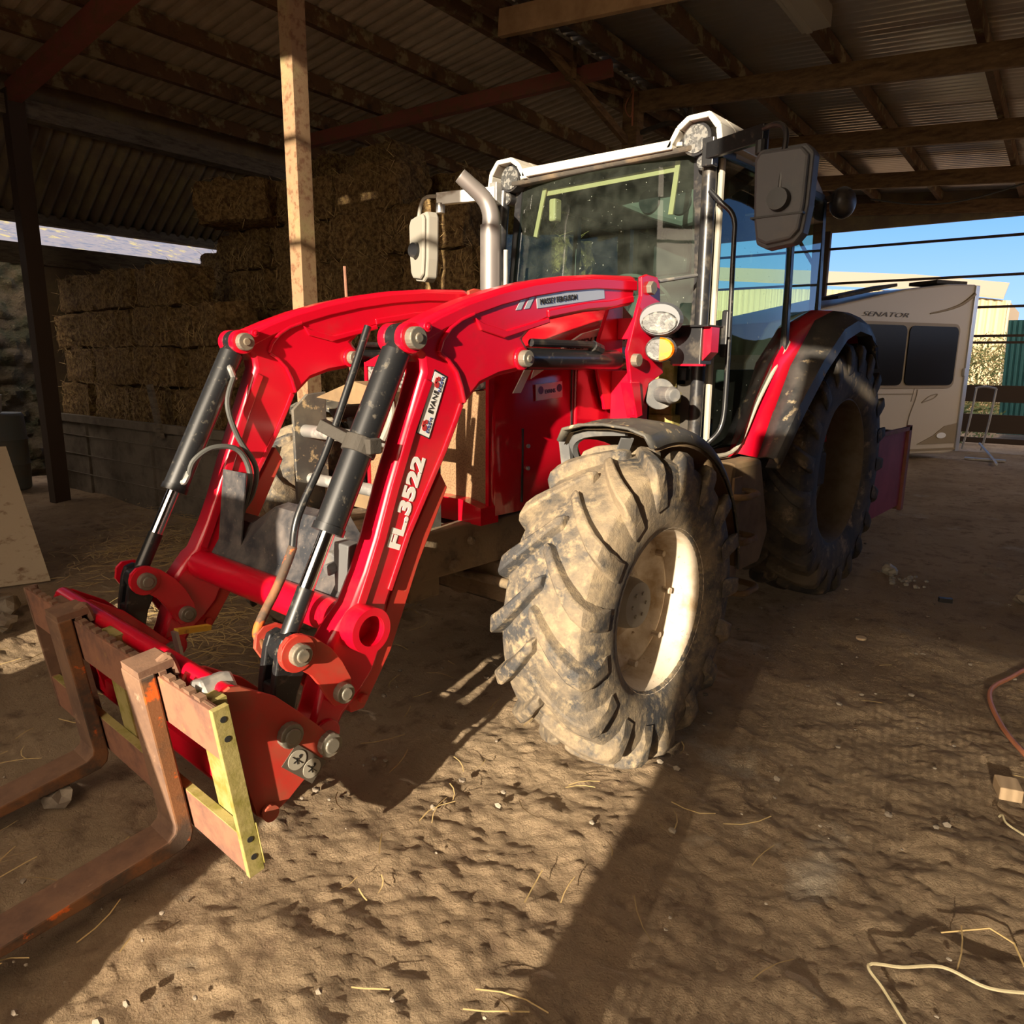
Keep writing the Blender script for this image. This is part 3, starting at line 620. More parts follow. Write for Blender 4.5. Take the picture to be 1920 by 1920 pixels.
    b = B(); b.box((-.70, 1.12, 1.02), (.70, 2.55, 1.12)); b.box((-.68, 2.0, 1.12), (-.35, 2.55, 1.55)); b.box((.35, 2.0, 1.12), (.68, 2.55, 1.55)); b.out('cab_floor', 'cab_dark', TR)
    b = B(); b.box((.56, 1.06, .98), (.70, 1.16, 1.5)); b.out('cab_corner_panel', 'cast', TR); b = B(); b.box((-.70, 1.06, .98), (-.56, 1.16, 1.5)); b.out('cab_corner_panel', 'cast', TR)
    b = B(); b.cyl((.40, .93, 1.03), (.40, .93, 1.5), .05, n=12); b.box((.47, .98, 1.24), (.62, 1.08, 1.32)); b.box((.47, .98, 1.38), (.62, 1.08, 1.44)); b.box((.46, 1.0, 1.1), (.6, 1.05, 1.6)); b.out('hydraulic_hoses', 'moss_plate', TR, bevel=.01)
    # grab handle, wing mirrors
    b = B(); b.tube([(.72, 1.05, 2.42), (.78, 1.05, 2.36), (.845, 1.07, 2.28), (.85, 1.08, 2.1), (.85, 1.10, 1.5), (.845, 1.09, 1.28), (.80, 1.05, 1.19), (.74, 1.05, 1.14)], .013, 10); b.out('grab_handle', 'black_dusty', TR, smooth=True)
    for s in (-1, 1):
        b = B(); b.bar((s*.70, 1.04, 2.60), (s*1.06, .88, 2.585), .035, .075, (0, 0, 1)); b.box((s*.74 if s < 0 else .68, 1.02, 2.53), (s*.68 if s < 0 else .74, 1.08, 2.66)); b.cyl((s*1.04, .89, 2.50), (s*1.04, .89, 2.56), .028, n=12)
        a = b.out('mirror_arm', 'steel' if s < 0 else 'black_dusty', TR, bevel=.004)
        b = B(); b.tube([(s*1.05, .87, 2.60), (s*1.12, .85, 2.60), (s*1.165, .84, 2.56), (s*1.17, .82, 2.44), (s*1.17, .81, 2.28)], .012, 8); b.out('mirror_rod', 'black' if s > 0 else 'mirror_pale', a, smooth=True)
        b = B(); po = [(s*x, z) for x, z in ((1.035, 2.47), (1.06, 2.505), (1.26, 2.50), (1.295, 2.46), (1.29, 2.25), (1.275, 2.14), (1.24, 2.10), (1.12, 2.085), (1.07, 2.11), (1.05, 2.22))]
        rot = Matrix.Rotation(s*-.12 if s > 0 else -.32, 4, 'Z'); cx = s*1.17
        b.prism(po, 'y', .83, .91); b.prism([(p[0]*.9+cx*.1, p[1]*.92+2.3*.08) for p in po], 'y', .805, .83)
        if s < 0: bmesh.ops.transform(b.bm, matrix=Matrix.Translation((cx, .85, 0)) @ rot @ Matrix.Translation((-cx, -.85, 0)), verts=b.bm.verts)
        mi = b.out('wing_mirror', 'mirror_grey' if s > 0 else 'mirror_pale', TR, bevel=.012)
        b = B(); b.box((s*1.05 if s > 0 else -1.28, .800, 2.214), (s*1.28 if s > 0 else -1.05, .84, 2.222)) if s > 0 else b.box((-1.2, .84, 2.214), (-1.14, .86, 2.222))
        b.out('housing_seam', 'ink', mi)
        b = B(); b.cyl((s*1.175, .80, 2.28), (s*1.175, .77, 2.28), .05, .045, n=20); b.out('mirror_swivel', 'black', mi, smooth=True)
cab()
b = B(); b.ball((.80, 2.74, 2.62), .10, 3, (.8, 1, 1.0)); b.bar((.70, 2.6, 2.62), (.80, 2.72, 2.66), .04, .04); b.out('rear_work_light', 'black', TR, smooth=True)
# exhaust stack
b = B(); b.cyl((-.52, .80, 1.5), (-.52, .80, 2.36), .062, n=28); ex = b.out('exhaust_stack', 'exhaust', TR, smooth=True)
b = B(); b.tube([(-.52, .80, 2.34), (-.52, .80, 2.42), (-.545, .775, 2.50), (-.60, .70, 2.58), (-.63, .66, 2.62)], lambda t: .052-.012*t, 18, cap=False); b.out('exhaust_tip', 'exhaust', ex, smooth=True, solid=.004)
b = B(); b.cyl((-.43, .83, 1.5), (-.43, .83, 2.22), .014, n=10); b.out('exhaust_bracket', 'steel', ex)
# rear fenders: red arc and black extension, with profile traced along the cab side
for s in (-1, 1):
    inn = [(1.50, 1.06), (1.64, 1.29), (1.81, 1.596), (2.10, 1.80), (2.45, 1.90), (2.80, 1.92), (3.10, 1.87), (3.24, 1.70)]
    mid = [(1.57, 1.05), (1.74, 1.30), (1.94, 1.566), (2.28, 1.84), (2.60, 1.915), (2.92, 1.92), (3.12, 1.86), (3.24, 1.70)]
    out = [(1.44, 1.08), (1.74, 1.36), (2.06, 1.61), (2.38, 1.80), (2.62, 1.86), (2.88, 1.84), (3.05, 1.76), (3.12, 1.62)]
    b = B(); b.grid([[(s*.70, y, z) for y, z in inn], [(s*.76, y+.01, z+.025) for y, z in inn], [(s*.85, y, z+.012) for y, z in mid]]); f = b.out('rear_fender', 'red', TR, smooth=True, solid=.012)
    b = B(); b.grid([[(s*.85, y, z+.010) for y, z in mid], [(s*.93, (y+yy)/2, (z+zz)/2+.015) for (y, z), (yy, zz) in zip(mid, out)], [(s*1.0, y, z) for y, z in out], [(s*1.005, y+.055, z-.055) for y, z in out], [(s*.93, y+.06, z-.06) for y, z in out]]); b.out('fender_extension', 'black_plastic', f, smooth=True, solid=.014)
    b = B(); b.grid([[(s*.70, y, z) for y, z in inn], [(s*.69, y+.05, 1.02) for y, z in inn]]); b.out('fender_inner_panel', 'red_dirty', f, solid=.01)
    # steps and tank
    b = B(); b.prism([(1.12, .42), (1.24, 1.06), (1.62, 1.06), (1.80, .60), (1.70, .42)], 'x', s*.62, s*.86); b.out('side_tank', 'mud', TR, bevel=.03)
    b = B()
    for z, y, w in ((.90, 1.20, .10), (.66, 1.18, .14), (.38, 1.20, .20)):
        b.tube([(s*.66, y-.08, z), (s*(.90+w*.3), y-.06, z), (s*(.94+w*.3), y+.04, z), (s*(.90+w*.3), y+.16, z), (s*.66, y+.18, z)], .018, 8)
        b.box((min(s*.68, s*.90), y-.05, z-.006), (max(s*.68, s*.90), y+.13, z+.006))
    b.box((min(s*.90, s*.915), 1.14, .38), (max(s*.90, s*.915), 1.24, 1.0))
    b.out('cab_steps', 'mud', TR, bevel=.004)
    # front fender
    b = B(); cy, cz, R = 0.0, .635, .705; rows = []
    for i in range(20):
        a = math.radians(101-i*5.2); row = []
        for x, dr in ((.75, -.05), (.78, .0), (.86, .022), (.97, .030), (1.08, .022), (1.15, .0), (1.175, -.045)):
            row.append((s*x, cy+(R+dr)*math.cos(a), cz+(R+dr)*math.sin(a)))
        rows.append(row)
    rows.insert(0, [(s*x, y-.045, z+.004) for (x, y, z) in [(abs(p[0]), p[1], p[2]) for p in rows[0]]])
    b.grid(rows); ff = b.out('front_fender', 'fender_dusty', TR, smooth=True, solid=.010)
    b = B(); b.grid([[(p[0]*.995, cy+(p[1]-cy)*.975, cz+(p[2]-cz)*.975) for p in r] for r in rows[1:]]); b.out('fender_liner', 'mud', ff, smooth=True)
    b = B(); b.tube([(s*.74, .30, .80), (s*.72, .10, 1.08), (s*.74, -.05, 1.24), (s*.82, -.08, 1.31), (s*1.0, -.06, 1.33)], .022, 6); b.bar((s*.72, .0, .9), (s*.72, -.08, 1.27), .05, .02); b.bar((s*.98, -.02, 1.30), (s*.88, .06, 1.16), .05, .012); b.out('fender_bracket', 'grey_plastic', ff)
b = B(); b.box((-.5, 3.0, .5), (-.42, 3.5, .58)); b.box((.42, 3.0, .5), (.5, 3.5, .58)); b.out('rear_linkage', 'cast', TR)

# ================================================================== FRONT LOADER
S = 1.1144
LD = thing('front_loader', 'red front loader with curved arms, cross tube and black hydraulic rams', 'loader', (0, -1.0, 0))
ARM = [(.612, 1.98), (.57, 1.985), (.269, 1.964), (.041, 1.937), (-.165, 1.90), (-.352, 1.856), (-.522, 1.806), (-.654, 1.758), (-.753, 1.717), (-.81, 1.680), (-.80, 1.64), (-.745, 1.602), (-.738, 1.55), (-.814, 1.367), (-.898, 1.165), (-.96, .999), (-1.009, .888), (-1.068, .781), (-1.120, .735), (-1.165, .68), (-1.185, .595), (-1.23, .47), (-1.262, .40), (-1.25, .345), (-1.21, .325), (-1.165, .345), (-1.12, .414), (-1.048, .469), (-.99, .527), (-.951, .604), (-.918, .759), (-.812, .985), (-.635, 1.265), (-.574, 1.371), (-.544, 1.422), (-.453, 1.50), (-.349, 1.533), (-.24, 1.549), (-.175, 1.575), (-.165, 1.63), (-.21, 1.675), (-.15, 1.722), (-.05, 1.755), (.206, 1.801), (.386, 1.821), (.581, 1.853)]
EDGE_F = [(-.79, 1.655), (-.735, 1.53), (-.814, 1.367), (-.898, 1.165), (-.96, .999), (-1.009, .888), (-1.055, .79)]
EDGE_T = [(.60, 1.965), (.269, 1.948), (.041, 1.920), (-.165, 1.884), (-.352, 1.840), (-.522, 1.790), (-.66, 1.738), (-.76, 1.69)]
def arm(xo):
    """xo: x of the outer (tractor-left) face"""
    b = B(); b.prism(ARM, 'x', xo-.115, xo-.008); a = b.out('loader_arm', 'red', LD, bevel=.018, smooth=True)
    b = B()
    def strip(pts, off, x0, x1):
        n = len(pts); Q = []
        for i, p in enumerate(pts):
            d = Vector(pts[min(i+1, n-1)])-Vector(pts[max(i-1, 0)]); d.normalize(); Q.append((p[0]-d.y*off, p[1]+d.x*off))
        b.prism(list(pts)+Q[::-1], 'x', x0, x1)
    strip(EDGE_F[1:], .036, xo-.010, xo); strip(EDGE_T, .045, xo-.010, xo)
    strip([(-.55, 1.43), (-.58, 1.37), (-.64, 1.262), (-.815, .985), (-.905, .80)], -.022, xo-.010, xo-.001)
    strip([(-.06, 1.765), (.206, 1.812), (.386, 1.832), (.58, 1.866)], .03, xo-.010, xo-.001)
    b.prism([(-.49, 1.745), (-.46, 1.70), (-.33, 1.675), (-.05, 1.745), (-.06, 1.765), (-.32, 1.705), (-.44, 1.725)], 'x', xo-.01, xo+.001)
    strip([(-.665, 1.615), (-.648, 1.655), (-.61, 1.695), (-.56, 1.725), (-.49, 1.75)], .014, xo-.010, xo+.003)
    strip([(-.665, 1.62), (-.62, 1.595), (-.58, 1.555), (-.555, 1.50), (-.538, 1.44)], -.014, xo-.010, xo+.003)
    b.out('arm_flange', 'red', a, bevel=.006)
    # pin bosses and pins
    for (y, z, r, t) in ((-.794, 1.662, .052, .014), (-1.195, .375, .05, .012), (-.223, 1.599, .045, .01)):
        b = B(); b.cyl((xo-.125, y, z), (xo-.085, y, z), r, n=24); b.out('pin_boss', 'red', a, bevel=.004); b = B(); b.cyl((xo-.035, y, z), (xo+t-.01, y, z), r, n=24); b.out('pin_boss', 'red', a, bevel=.004)
    for (y, z, r) in ((-.794, 1.662, .038), (-.223, 1.60, .033), (-.752, 1.70, .018)):
        b = B(); b.cyl((xo, y, z), (xo+.034, y, z), r, n=20); b.cyl((xo+.03, y, z), (xo+.04, y, z), r*.45, n=12); b.out('pivot_pin', 'steel_pin' if r > .02 else 'red', a, bevel=.004)
    # stand leg behind the arm
    b = B(); b.prism([(-.655, 1.19), (-.62, 1.13), (-.765, .873), (-.905, .576), (-.98, .47), (-1.03, .40), (-1.084, .402), (-1.10, .46), (-1.01, .54), (-.925, .726), (-.80, .97)], 'x', xo-.10, xo-.02); b.cyl((xo-.02, -1.04, .445), (xo+.0, -1.04, .445), .018, n=6); b.out('parking_stand', 'red_dirty', a, bevel=.004)
    # bucket cylinder
    xc = xo-.058; p0 = Vector((xc, -.794, 1.662)); p1 = Vector((xc, -1.301, .698)); d = (p1-p0).normalized()
    b = B(); b.cyl(p0+d*.055, p0+d*.70, .050, n=28); b.cyl(p0+d*.68, p0+d*.705, .054, n=28); b.cyl(p0+d*.03, p0+d*.065, .040, .048, n=20); c = b.out('bucket_ram', 'black_dusty', LD, smooth=True)
    b = B(); b.cyl(p0+d*.70, p0+d*.905, .026, n=20); b.out('ram_rod', 'chrome', c, smooth=True)
    b = B(); b.cyl(p0+d*.895, p1-d*.02, .029, n=20); b.cyl((xc-.04, p1.y, p1.z), (xc+.04, p1.y, p1.z), .048, n=24); b.out('ram_eye', 'black_dusty', c, smooth=True); b = B(); b.cyl((xc-.03, p0.y, p0.z), (xc+.03, p0.y, p0.z), .05, n=24); b.out('ram_eye', 'black_dusty', c, smooth=True)
    # lift cylinder
    b = B(); b.cyl((xo-.045, -.16, 1.60), (xo-.045, .50, 1.60), .045, n=24); b.cyl((xo-.045, .50, 1.60), (xo-.045, .56, 1.60), .045, .03, n=24); b.cyl((xo-.045, -.22, 1.60), (xo-.045, -.15, 1.60), .03, .042, n=20); c = b.out('lift_ram', 'black_dusty', LD, smooth=True)
    b = B(); b.tube([(xo-.02, -.15, 1.664), (xo-.02, .28, 1.664), (xo-.01, .31, 1.655)], .016, 10, smooth=False); b.cyl((xo-.02, .28, 1.66), (xo-.02, .34, 1.645), .025, n=8); b.out('ram_pipe', 'black', c)
    # linkage plates
    LP = [(-1.355, .735), (-1.33, .757), (-1.28, .755), (-1.235, .73), (-1.18, .68), (-1.14, .622), (-1.108, .554), (-1.108, .50), (-1.135, .472), (-1.175, .475), (-1.20, .51), (-1.225, .56), (-1.258, .610), (-1.295, .64), (-1.34, .650), (-1.362, .69)]
    b = B(); b.cyl((xo+.001, -1.301, .698), (xo+.026, -1.301, .698), .060, n=32); b.prism(LP, 'x', xo+.005, xo+.022); b.prism(LP, 'x', xo-.14, xo-.123); b.out('link_plate', 'red_dirty' if xo > 0 else 'red', LD, bevel=.002)
    for (y, z, r) in ((-1.301, .698, .036), (-1.148, .518, .034)):
        b = B(); b.cyl((xo-.145, y, z), (xo+.05, y, z), r, n=20); b.cyl((xo+.04, y, z), (xo+.056, y, z), r*.62, n=16); b.out('link_pin', 'steel_pin', LD, bevel=.004)
    b = B()
    for x0, x1 in ((xo-.105, xo-.075), (xo-.035, xo-.005)):
        b.prism([(-1.35, .71), (-1.335, .745), (-1.30, .755), (-1.265, .73), (-1.26, .62), (-1.29, .56), (-1.315, .455), (-1.39, .455), (-1.372, .60)], 'x', x0, x1)
    b.box((xo-.10, -1.37, .50), (xo-.01, -1.33, .60)); b.out('tilt_lever', 'black_dusty', LD, bevel=.006)
    # mounting tower
    b = B(); b.prism([(.552, 1.975), (.60, 1.99), (.694, 1.985), (.721, 1.948), (.741, 1.797), (.790, 1.538), (.659, 1.490), (.60, 1.36), (.54, 1.34), (.50, 1.503), (.463, 1.64), (.535, 1.832), (.56, 1.89)], 'x', xo+.03, xo+.05)
    b.prism([(.57, 1.94), (.68, 1.94), (.70, 1.50), (.62, 1.36), (.56, 1.36), (.50, 1.50), (.46, 1.64), (.56, 1.84)], 'x', xo-.15, xo-.13); b.box((xo-.13, .60, 1.30), (xo+.03, .69, 1.55)); b.box((xo-.13, .64, 1.70), (xo+.03, .70, 1.80))
    b.prism([(.48, 1.50), (.56, 1.50), (.60, 1.34), (.55, 1.33)], 'x', xo+.0, xo+.06)
    b.out('mounting_tower', 'red' if xo > 0 else 'red_dirty', LD, bevel=.004)
    b = B(); b.cyl((xo+.045, .625, 1.93), (xo+.075, .625, 1.93), .032, n=6); b.out('tower_bolt', 'steel_pin', LD, bevel=.003); b = B(); b.cyl((xo+.045, .515, 1.60), (xo+.08, .515, 1.60), .03, n=12); b.out('tower_bolt', 'steel_pin', LD, bevel=.003)
    return a
aL = arm(.61); aR = arm(.61-S)
# left arm writing
rd = (0, .388, .921); ud = (0, -.921, .388)
text_part('arm_lettering', 'FL.3522', (.603, -.872, .938), rd, ud, .078, 'white', aL, sx=1.36, bold=.0035, shear=0)
b = B(); rect(b, (.602, -.722, 1.322), rd, ud, .225, .058, .003); st = b.out('dealer_sticker', 'white', aL)
b = B(); rect(b, (.6015, -.719, 1.317), rd, ud, .235, .066, .002); b.out('sticker_border', 'ink', aL)
text_part('sticker_lettering', 'EVANS', (.6058, -.7225+.388*.080-.921*.018, 1.322+.921*.080+.388*.018), rd, ud, .030, 'ink', st, sx=.95)
text_part('sticker_lettering', 'BRODYR', (.6058, -.7225+.388*.012-.921*.010, 1.322+.921*.012+.388*.010), rd, ud, .015, 'ink_blue', st)
text_part('sticker_lettering', 'BRODYR', (.6058, -.7225+.388*.165-.921*.010, 1.322+.921*.165+.388*.010), rd, ud, .015, 'ink_blue', st)
b = B()
R_, U_ = Vector(rd), Vector(ud); O_ = Vector((.6055, -.722, 1.322))
for t in (.025, .185):
    for dx, r in ((0, .011), (.022, .008)):
        p = O_+R_*(t+dx)+U_*.034; b.cyl(p, p+Vector((.0015, 0, 0)), r, n=14)
    q = O_+R_*(t+.002)+U_*.038; rect(b, q, rd, ud, .02, .010, .0015)
b.out('sticker_tractor_emblem', 'ink_red', st)
md = (0, .989, .148); mu = (0, -.148, .989)
b = B(); rect(b, (.602, -.13, 1.797), md, mu, .475, .052, .002)
for y in (-.225, -.175): b.prism([(y-.035, 1.783+(y+.225)*.15), (y-.005, 1.787+(y+.225)*.15), (y+.035, 1.845+(y+.225)*.15), (y+.005, 1.841+(y+.225)*.15)], 'x', .601, .604)
b.out('maker_strip', 'silver', aL)
text_part('maker_lettering', 'MASSEY FERGUSON', (.6055, -.115, 1.813), md, mu, .031, 'ink', aL, sx=.92)
# cross tube with open flanged end
b = B(); b.lathe([(-.62, .062), (.665, .062), (.665, .050), (.30, .050)], (0, -1.048, .71), 40); b.lathe([(.60, .078), (.672, .078), (.672, .052), (.60, .052)], (0, -1.048, .71), 40, closed=True)
b.out('cross_tube', 'red', LD, smooth=True)
# black cover between the arms
b = B(); rows = []
for (y, z) in ((-1.02, .755), (-.99, .80), (-.955, .95), (-.92, 1.0), (-.86, 1.01)):
    rows.append([(x, y+(.0 if abs(x+.0) < .3 else .01), z-(.0 if -.30 < x < .34 else .10*(z > .9))) for x in (-.49, -.40, -.30, -.1, .1, .30, .40, .49)])
b.grid(rows); b.out('hose_cover', 'shield', LD, smooth=False, solid=.012)
b = B(); b.grid([[(x, -.98, .77), (x, -.93, 1.12-.0*(x))] for x in (-.49, -.30)]); b.out('side_guard', 'shield', LD, solid=.006)
b = B(); b.cyl((.36, -.98, .85), (.36, -.86, .87), .06, n=20); b.box((.40, -1.0, .74), (.49, -.94, .96)); b.cyl((.40, -1.03, .86), (.40, -.97, .87), .022, n=12); b.out('valve_block', 'grey_plastic', LD, bevel=.006)
# levelling rod on the near ram
b = B(); b.tube([(.47, -.87, 1.70), (.47, -.955, 1.509), (.47, -1.061, 1.284), (.47, -1.173, 1.094), (.47, -1.20, .99)], .013, 10); r_ = b.out('level_rod', 'black_dusty', LD, smooth=True)
b = B(); b.tube([(.47, -1.20, .992), (.47, -1.225, .94), (.47, -1.27, .86), (.47, -1.325, .78), (.47, -1.345, .73), (.48, -1.33, .69)], .015, 10); b.out('bent_rod_end', 'rust_orange', r_, smooth=True, label='rusty bent lower end')
b = B(); p0 = Vector((.552, -.794, 1.662)); d = (Vector((.552, -1.301, .698))-p0).normalized(); q = p0+d*.40; b.cyl(q-d*.028, q+d*.028, .058, n=24); b.bar(q+Vector((-.04, -.01, .02)), q+Vector((-.12, -.07, .07)), .05, .04); b.box((.59, q.y-.02, q.z-.02), (.63, q.y+.03, q.z+.03)); b.out('rod_clamp', 'cast', r_, bevel=.004)
# hoses on the far ram
xr = .61-S
b = B(); b.tube([(xr+.0, -.845, 1.52), (xr+.03, -.90, 1.40), (xr+.04, -.87, 1.26), (xr+.05, -.80, 1.12), (xr+.06, -.83, 1.0), (xr+.06, -.90, .92)], .012, 8); b.out('hydraulic_hose', 'hose', LD, smooth=True)
b = B(); b.tube([(xr+.0, -1.08, 1.10), (xr+.02, -1.06, 1.17), (xr+.04, -.98, 1.22), (xr+.06, -.88, 1.20), (xr+.07, -.84, 1.08), (xr+.07, -.89, .92)], .012, 8); b.out('hydraulic_hose', 'hose', LD, smooth=True)
b = B(); b.tube([(xr-.03, -.85, 1.555), (xr+.0, -.86, 1.545), (xr+.0, -.845, 1.50)], .013, 8); b.out('hose_fitting', 'steel', LD, smooth=True); b = B(); b.tube([(xr-.03, -1.10, 1.085), (xr+.0, -1.10, 1.08), (xr+.0, -1.075, 1.12)], .012, 8); b.out('hose_fitting', 'steel', LD, smooth=True)
b = B(); b.tube([(.46, -.78, 1.50), (.44, -.75, 1.40), (.44, -.80, 1.3)], .013, 8); b.out('hydraulic_hose', 'mirror_pale', LD, smooth=True)
# lights and coupling on the left tower
dirn = Vector((.34, -.94, -.05)).normalized()
def disc(c, rx, rz, t, name, mat, par, half=None):
    b = B(); c = Vector(c); r = Vector((0, 0, 1)).cross(-dirn).normalized(); r = Vector((.94, .34, 0)); u = Vector((0, 0, 1))
    n = 28; A = []; rng = range(n+1)
    for i in range(n):
        a = 2*PI*i/n; ca, sa = math.cos(a), math.sin(a)
        if half == 'L': ca = min(ca, 0.0)
        if half == 'R': ca = max(ca, 0.0)
        A.append(c+r*rx*ca+u*rz*sa)
    f = b.vs(A); k = b.vs([p+dirn*t+(c-p)*.12 for p in A]); b.face(f); b.face(k)
    for i in range(n): b.face([f[i], f[(i+1) % n], k[(i+1) % n], k[i]])
    bmesh.ops.remove_doubles(b.bm, verts=b.bm.verts, dist=.0004)
    return b.out(name, mat, par)
hh = disc((.742, .60, 1.785), .104, .078, .03, 'lamp_housing', 'mirror_grey', LD)
disc(Vector((.742, .60, 1.770))+dirn*.028, .086, .052, .008, 'lamp_glass', 'lens', hh)
w2 = disc((.738, .62, 1.651), .074, .060, .03, 'indicator_lamp', 'mirror_grey', LD)
disc(Vector((.738, .62, 1.651))+dirn*.028, .068, .055, .014, 'clear_lens', 'lens', w2, 'L')
disc(Vector((.738, .62, 1.651))+dirn*.028, .068, .055, .014, 'amber_lens', 'orange_lens', w2, 'R')
b = B(); b.bar((.72, .78, 1.72), (.75, .62, 1.72), .03, .03); b.box((.70, .78, 1.58), (.86, .90, 1.76)); b.box((.695, .76, 1.755), (.90, .92, 1.765)); bx = b.out('lamp_bracket', 'black', LD, bevel=.006)
b = B(); b.prism([(.86, 1.60), (.90, 1.64), (.90, 1.755), (.86, 1.755)], 'y', .80, .88); b.box((.72, .77, 1.575), (.88, .80, 1.585)); b.out('bracket_flap', 'red', bx)
b = B(); b.cyl((.68, .72, 1.44), (.70, .70, 1.44), .075, n=24); b.cyl((.70, .70, 1.44), (.80, .64, 1.44), .038, n=20); b.cyl((.79, .65, 1.44), (.82, .63, 1.44), .042, .03, n=20); b.box((.64, .70, 1.38), (.70, .78, 1.50)); b.out('hydraulic_coupler', 'grey_plastic', LD, bevel=.004)
b = B(); b.cyl((.64, .70, 1.965), (.675, 1.05, 2.025), .009, n=10); b.out('support_strut', 'steel', LD)
# tool carrier
CP = [(-1.59, .640), (-1.575, .665), (-1.542, .680), (-1.51, .672), (-1.40, .60), (-1.328, .525), (-1.255, .445), (-1.217, .40), (-1.215, .375), (-1.235, .352), (-1.38, .250), (-1.43, .228), (-1.464, .222), (-1.487, .245), (-1.553, .517)]
for x in (.655, .455, -.455-.015, -.655-.015+.0):
    b = B(); b.prism(CP, 'x', x-.008, x+.010)
    pl = b.out('carrier_plate', 'red_dirty' if x > 0 else 'red', LD, bevel=.003)
    if x in (.655, -.455-.015):
        for (y, z) in ((-1.369, .467), (-1.232, .380)):
            b = B(); b.cyl((x, y, z), (x+.035, y, z), .040, n=14); b.cyl((x+.03, y, z), (x+.042, y, z), .026, n=16); b.out('carrier_pin', 'steel_pin', pl, bevel=.004)
        b = B(); b.cyl((x, -1.452, .245), (x+.03, -1.452, .245), .026, n=18); b.out('carrier_stud', 'red_dirty', pl)
b = B(); b.cyl((-.68, -1.545, .655), (.655, -1.545, .655), .030, n=18); b.cyl((-.68, -1.47, .26), (.655, -1.47, .26), .022, n=16); b.box((-.66, -1.50, .28), (.65, -1.48, .34)); b.out('carrier_tube', 'red', LD, smooth=True)
b = B(); b.prism([(.33, .56), (.37, .61), (.43, .61), (.46, .575), (.42, .53), (.36, .53)], 'y', -1.455, -1.44); b.bar((.40, -1.45, .57), (.40, -1.545, .655), .02, .02); b.out('carrier_tab', 'red', LD)
b = B(); b.prism([(.50, .62), (.54, .68), (.60, .70), (.64, .66), (.62, .60), (.56, .58)], 'y', -1.60, -1.50); b.out('hook_eye', 'steel', LD, bevel=.01)
# decal with two round pictograms on the near carrier plate
b = B(); O = Vector((.6655, -1.36, .405)); rr = Vector((0, .62, -.785)).normalized(); uu = Vector((0, .785, .62)).normalized(); O = Vector((.6652, -1.335, .375)); rr = Vector((0, .80, -.60)); uu = Vector((0, .60, .80)); O = Vector((.6652, -1.375, .395))
rr = Vector((0, .70, -.71)); uu = Vector((0, .71, .70)); O = Vector((.6655, -1.40, .370)); b = B(); rect(b, O, rr, uu, .145, .078, .002); pd = b.out('warning_decal', 'ink_grey', LD)
b = B()
for t in (.037, .108):
    c = O+rr*t+uu*.039; b.cyl(c+Vector((.002, 0, 0)), c+Vector((.004, 0, 0)), .032, n=24)
b.out('pictogram_disc', 'seal', pd)
b = B()
for t in (.037, .108):
    c = O+rr*t+uu*.039+Vector((.0045, 0, 0)); b.bar(c-rr*.024, c+rr*.024, .002, .002, (1, 0, 0)); b.bar(c-uu*.014-rr*.006, c+uu*.014+rr*.004, .003, .002, (1, 0, 0)); b.bar(c-uu*.010+rr*.010, c+uu*.004-rr*.008, .003, .002, (1, 0, 0)); b.cyl(c+uu*.015, c+uu*.015+Vector((.001, 0, 0)), .005, n=10)
b.out('pictogram_figure', 'ink', pd)
b = B(); b.bar((-.34, -1.12, .485), (-.31, -1.27, .515), .03, .022); b.out('release_handle', 'yellow', LD)
b = B(); b.bar((-.30, -1.28, .52), (-.28, -1.26, .31), .045, .012, (0, 1, 0)); b.out('release_lever', 'steel', LD)

# ================================================================== PALLET FORK FRAME
FK = thing('pallet_fork_frame', 'rusty pallet fork frame with two L-shaped tines hung on the loader', 'pallet forks', (0, -1.6, .1))
ta = math.radians(7.4); P0 = Vector((0, -1.575, .157)); eu = Vector((0, -math.sin(ta), math.cos(ta))); ef = Vector((0, -math.cos(ta), -math.sin(ta)))
FM = Matrix(((1, ef.x, eu.x, P0.x), (0, ef.y, eu.y, P0.y), (0, ef.z, eu.z, P0.z), (0, 0, 0, 1)))   # local (x, forward, up)
def fb(): return B(FM)
b = fb(); b.box((-.80, -.028, .365), (.745, 0, .52)); o1 = b.out('top_bar', 'rust_pink', FK, bevel=.003)
b = fb(); x = -.78
while x < .70:
    b.box((x, -.026, .515), (x+.035, -.006, .532)); x += .062
b.box((-.78, -.020, .510), (.74, -.012, .522)); b.out('bar_notches', 'rust', o1)
b = fb(); b.box((-.80, -.028, -.015), (.745, 0, .125)); o2 = b.out('bottom_bar', 'rust_pink', FK, bevel=.003)
b = fb(); b.box((-.78, -.027, .122), (.74, -.001, .128)); b.out('bar_moss', 'moss_plate', o2)
b = fb(); b.box((.745, -.046, -.02), (.765, .002, .525)); b.box((.745, -.05, .0), (.768, -.046, .14)); o = b.out('end_plate', 'moss_plate', FK, bevel=.003)
for z in (.04, .10, .43, .49):
    b = fb(); b.cyl((.760, -.022, z), (.7665, -.022, z), .009, n=12); b.out('bolt_hole', 'ink', o)
b = fb(); b.box((-.82, -.046, -.02), (-.80, .002, .525)); b.out('end_plate', 'rust', FK, bevel=.003)
for x, m in ((.60, 'moss_plate'), (-.10, 'moss_plate'), (-.60, 'rust')):
    b = fb(); b.box((x-.02, -.075, .0), (x+.09, -.03, .51)); b.out('frame_upright', m, FK)
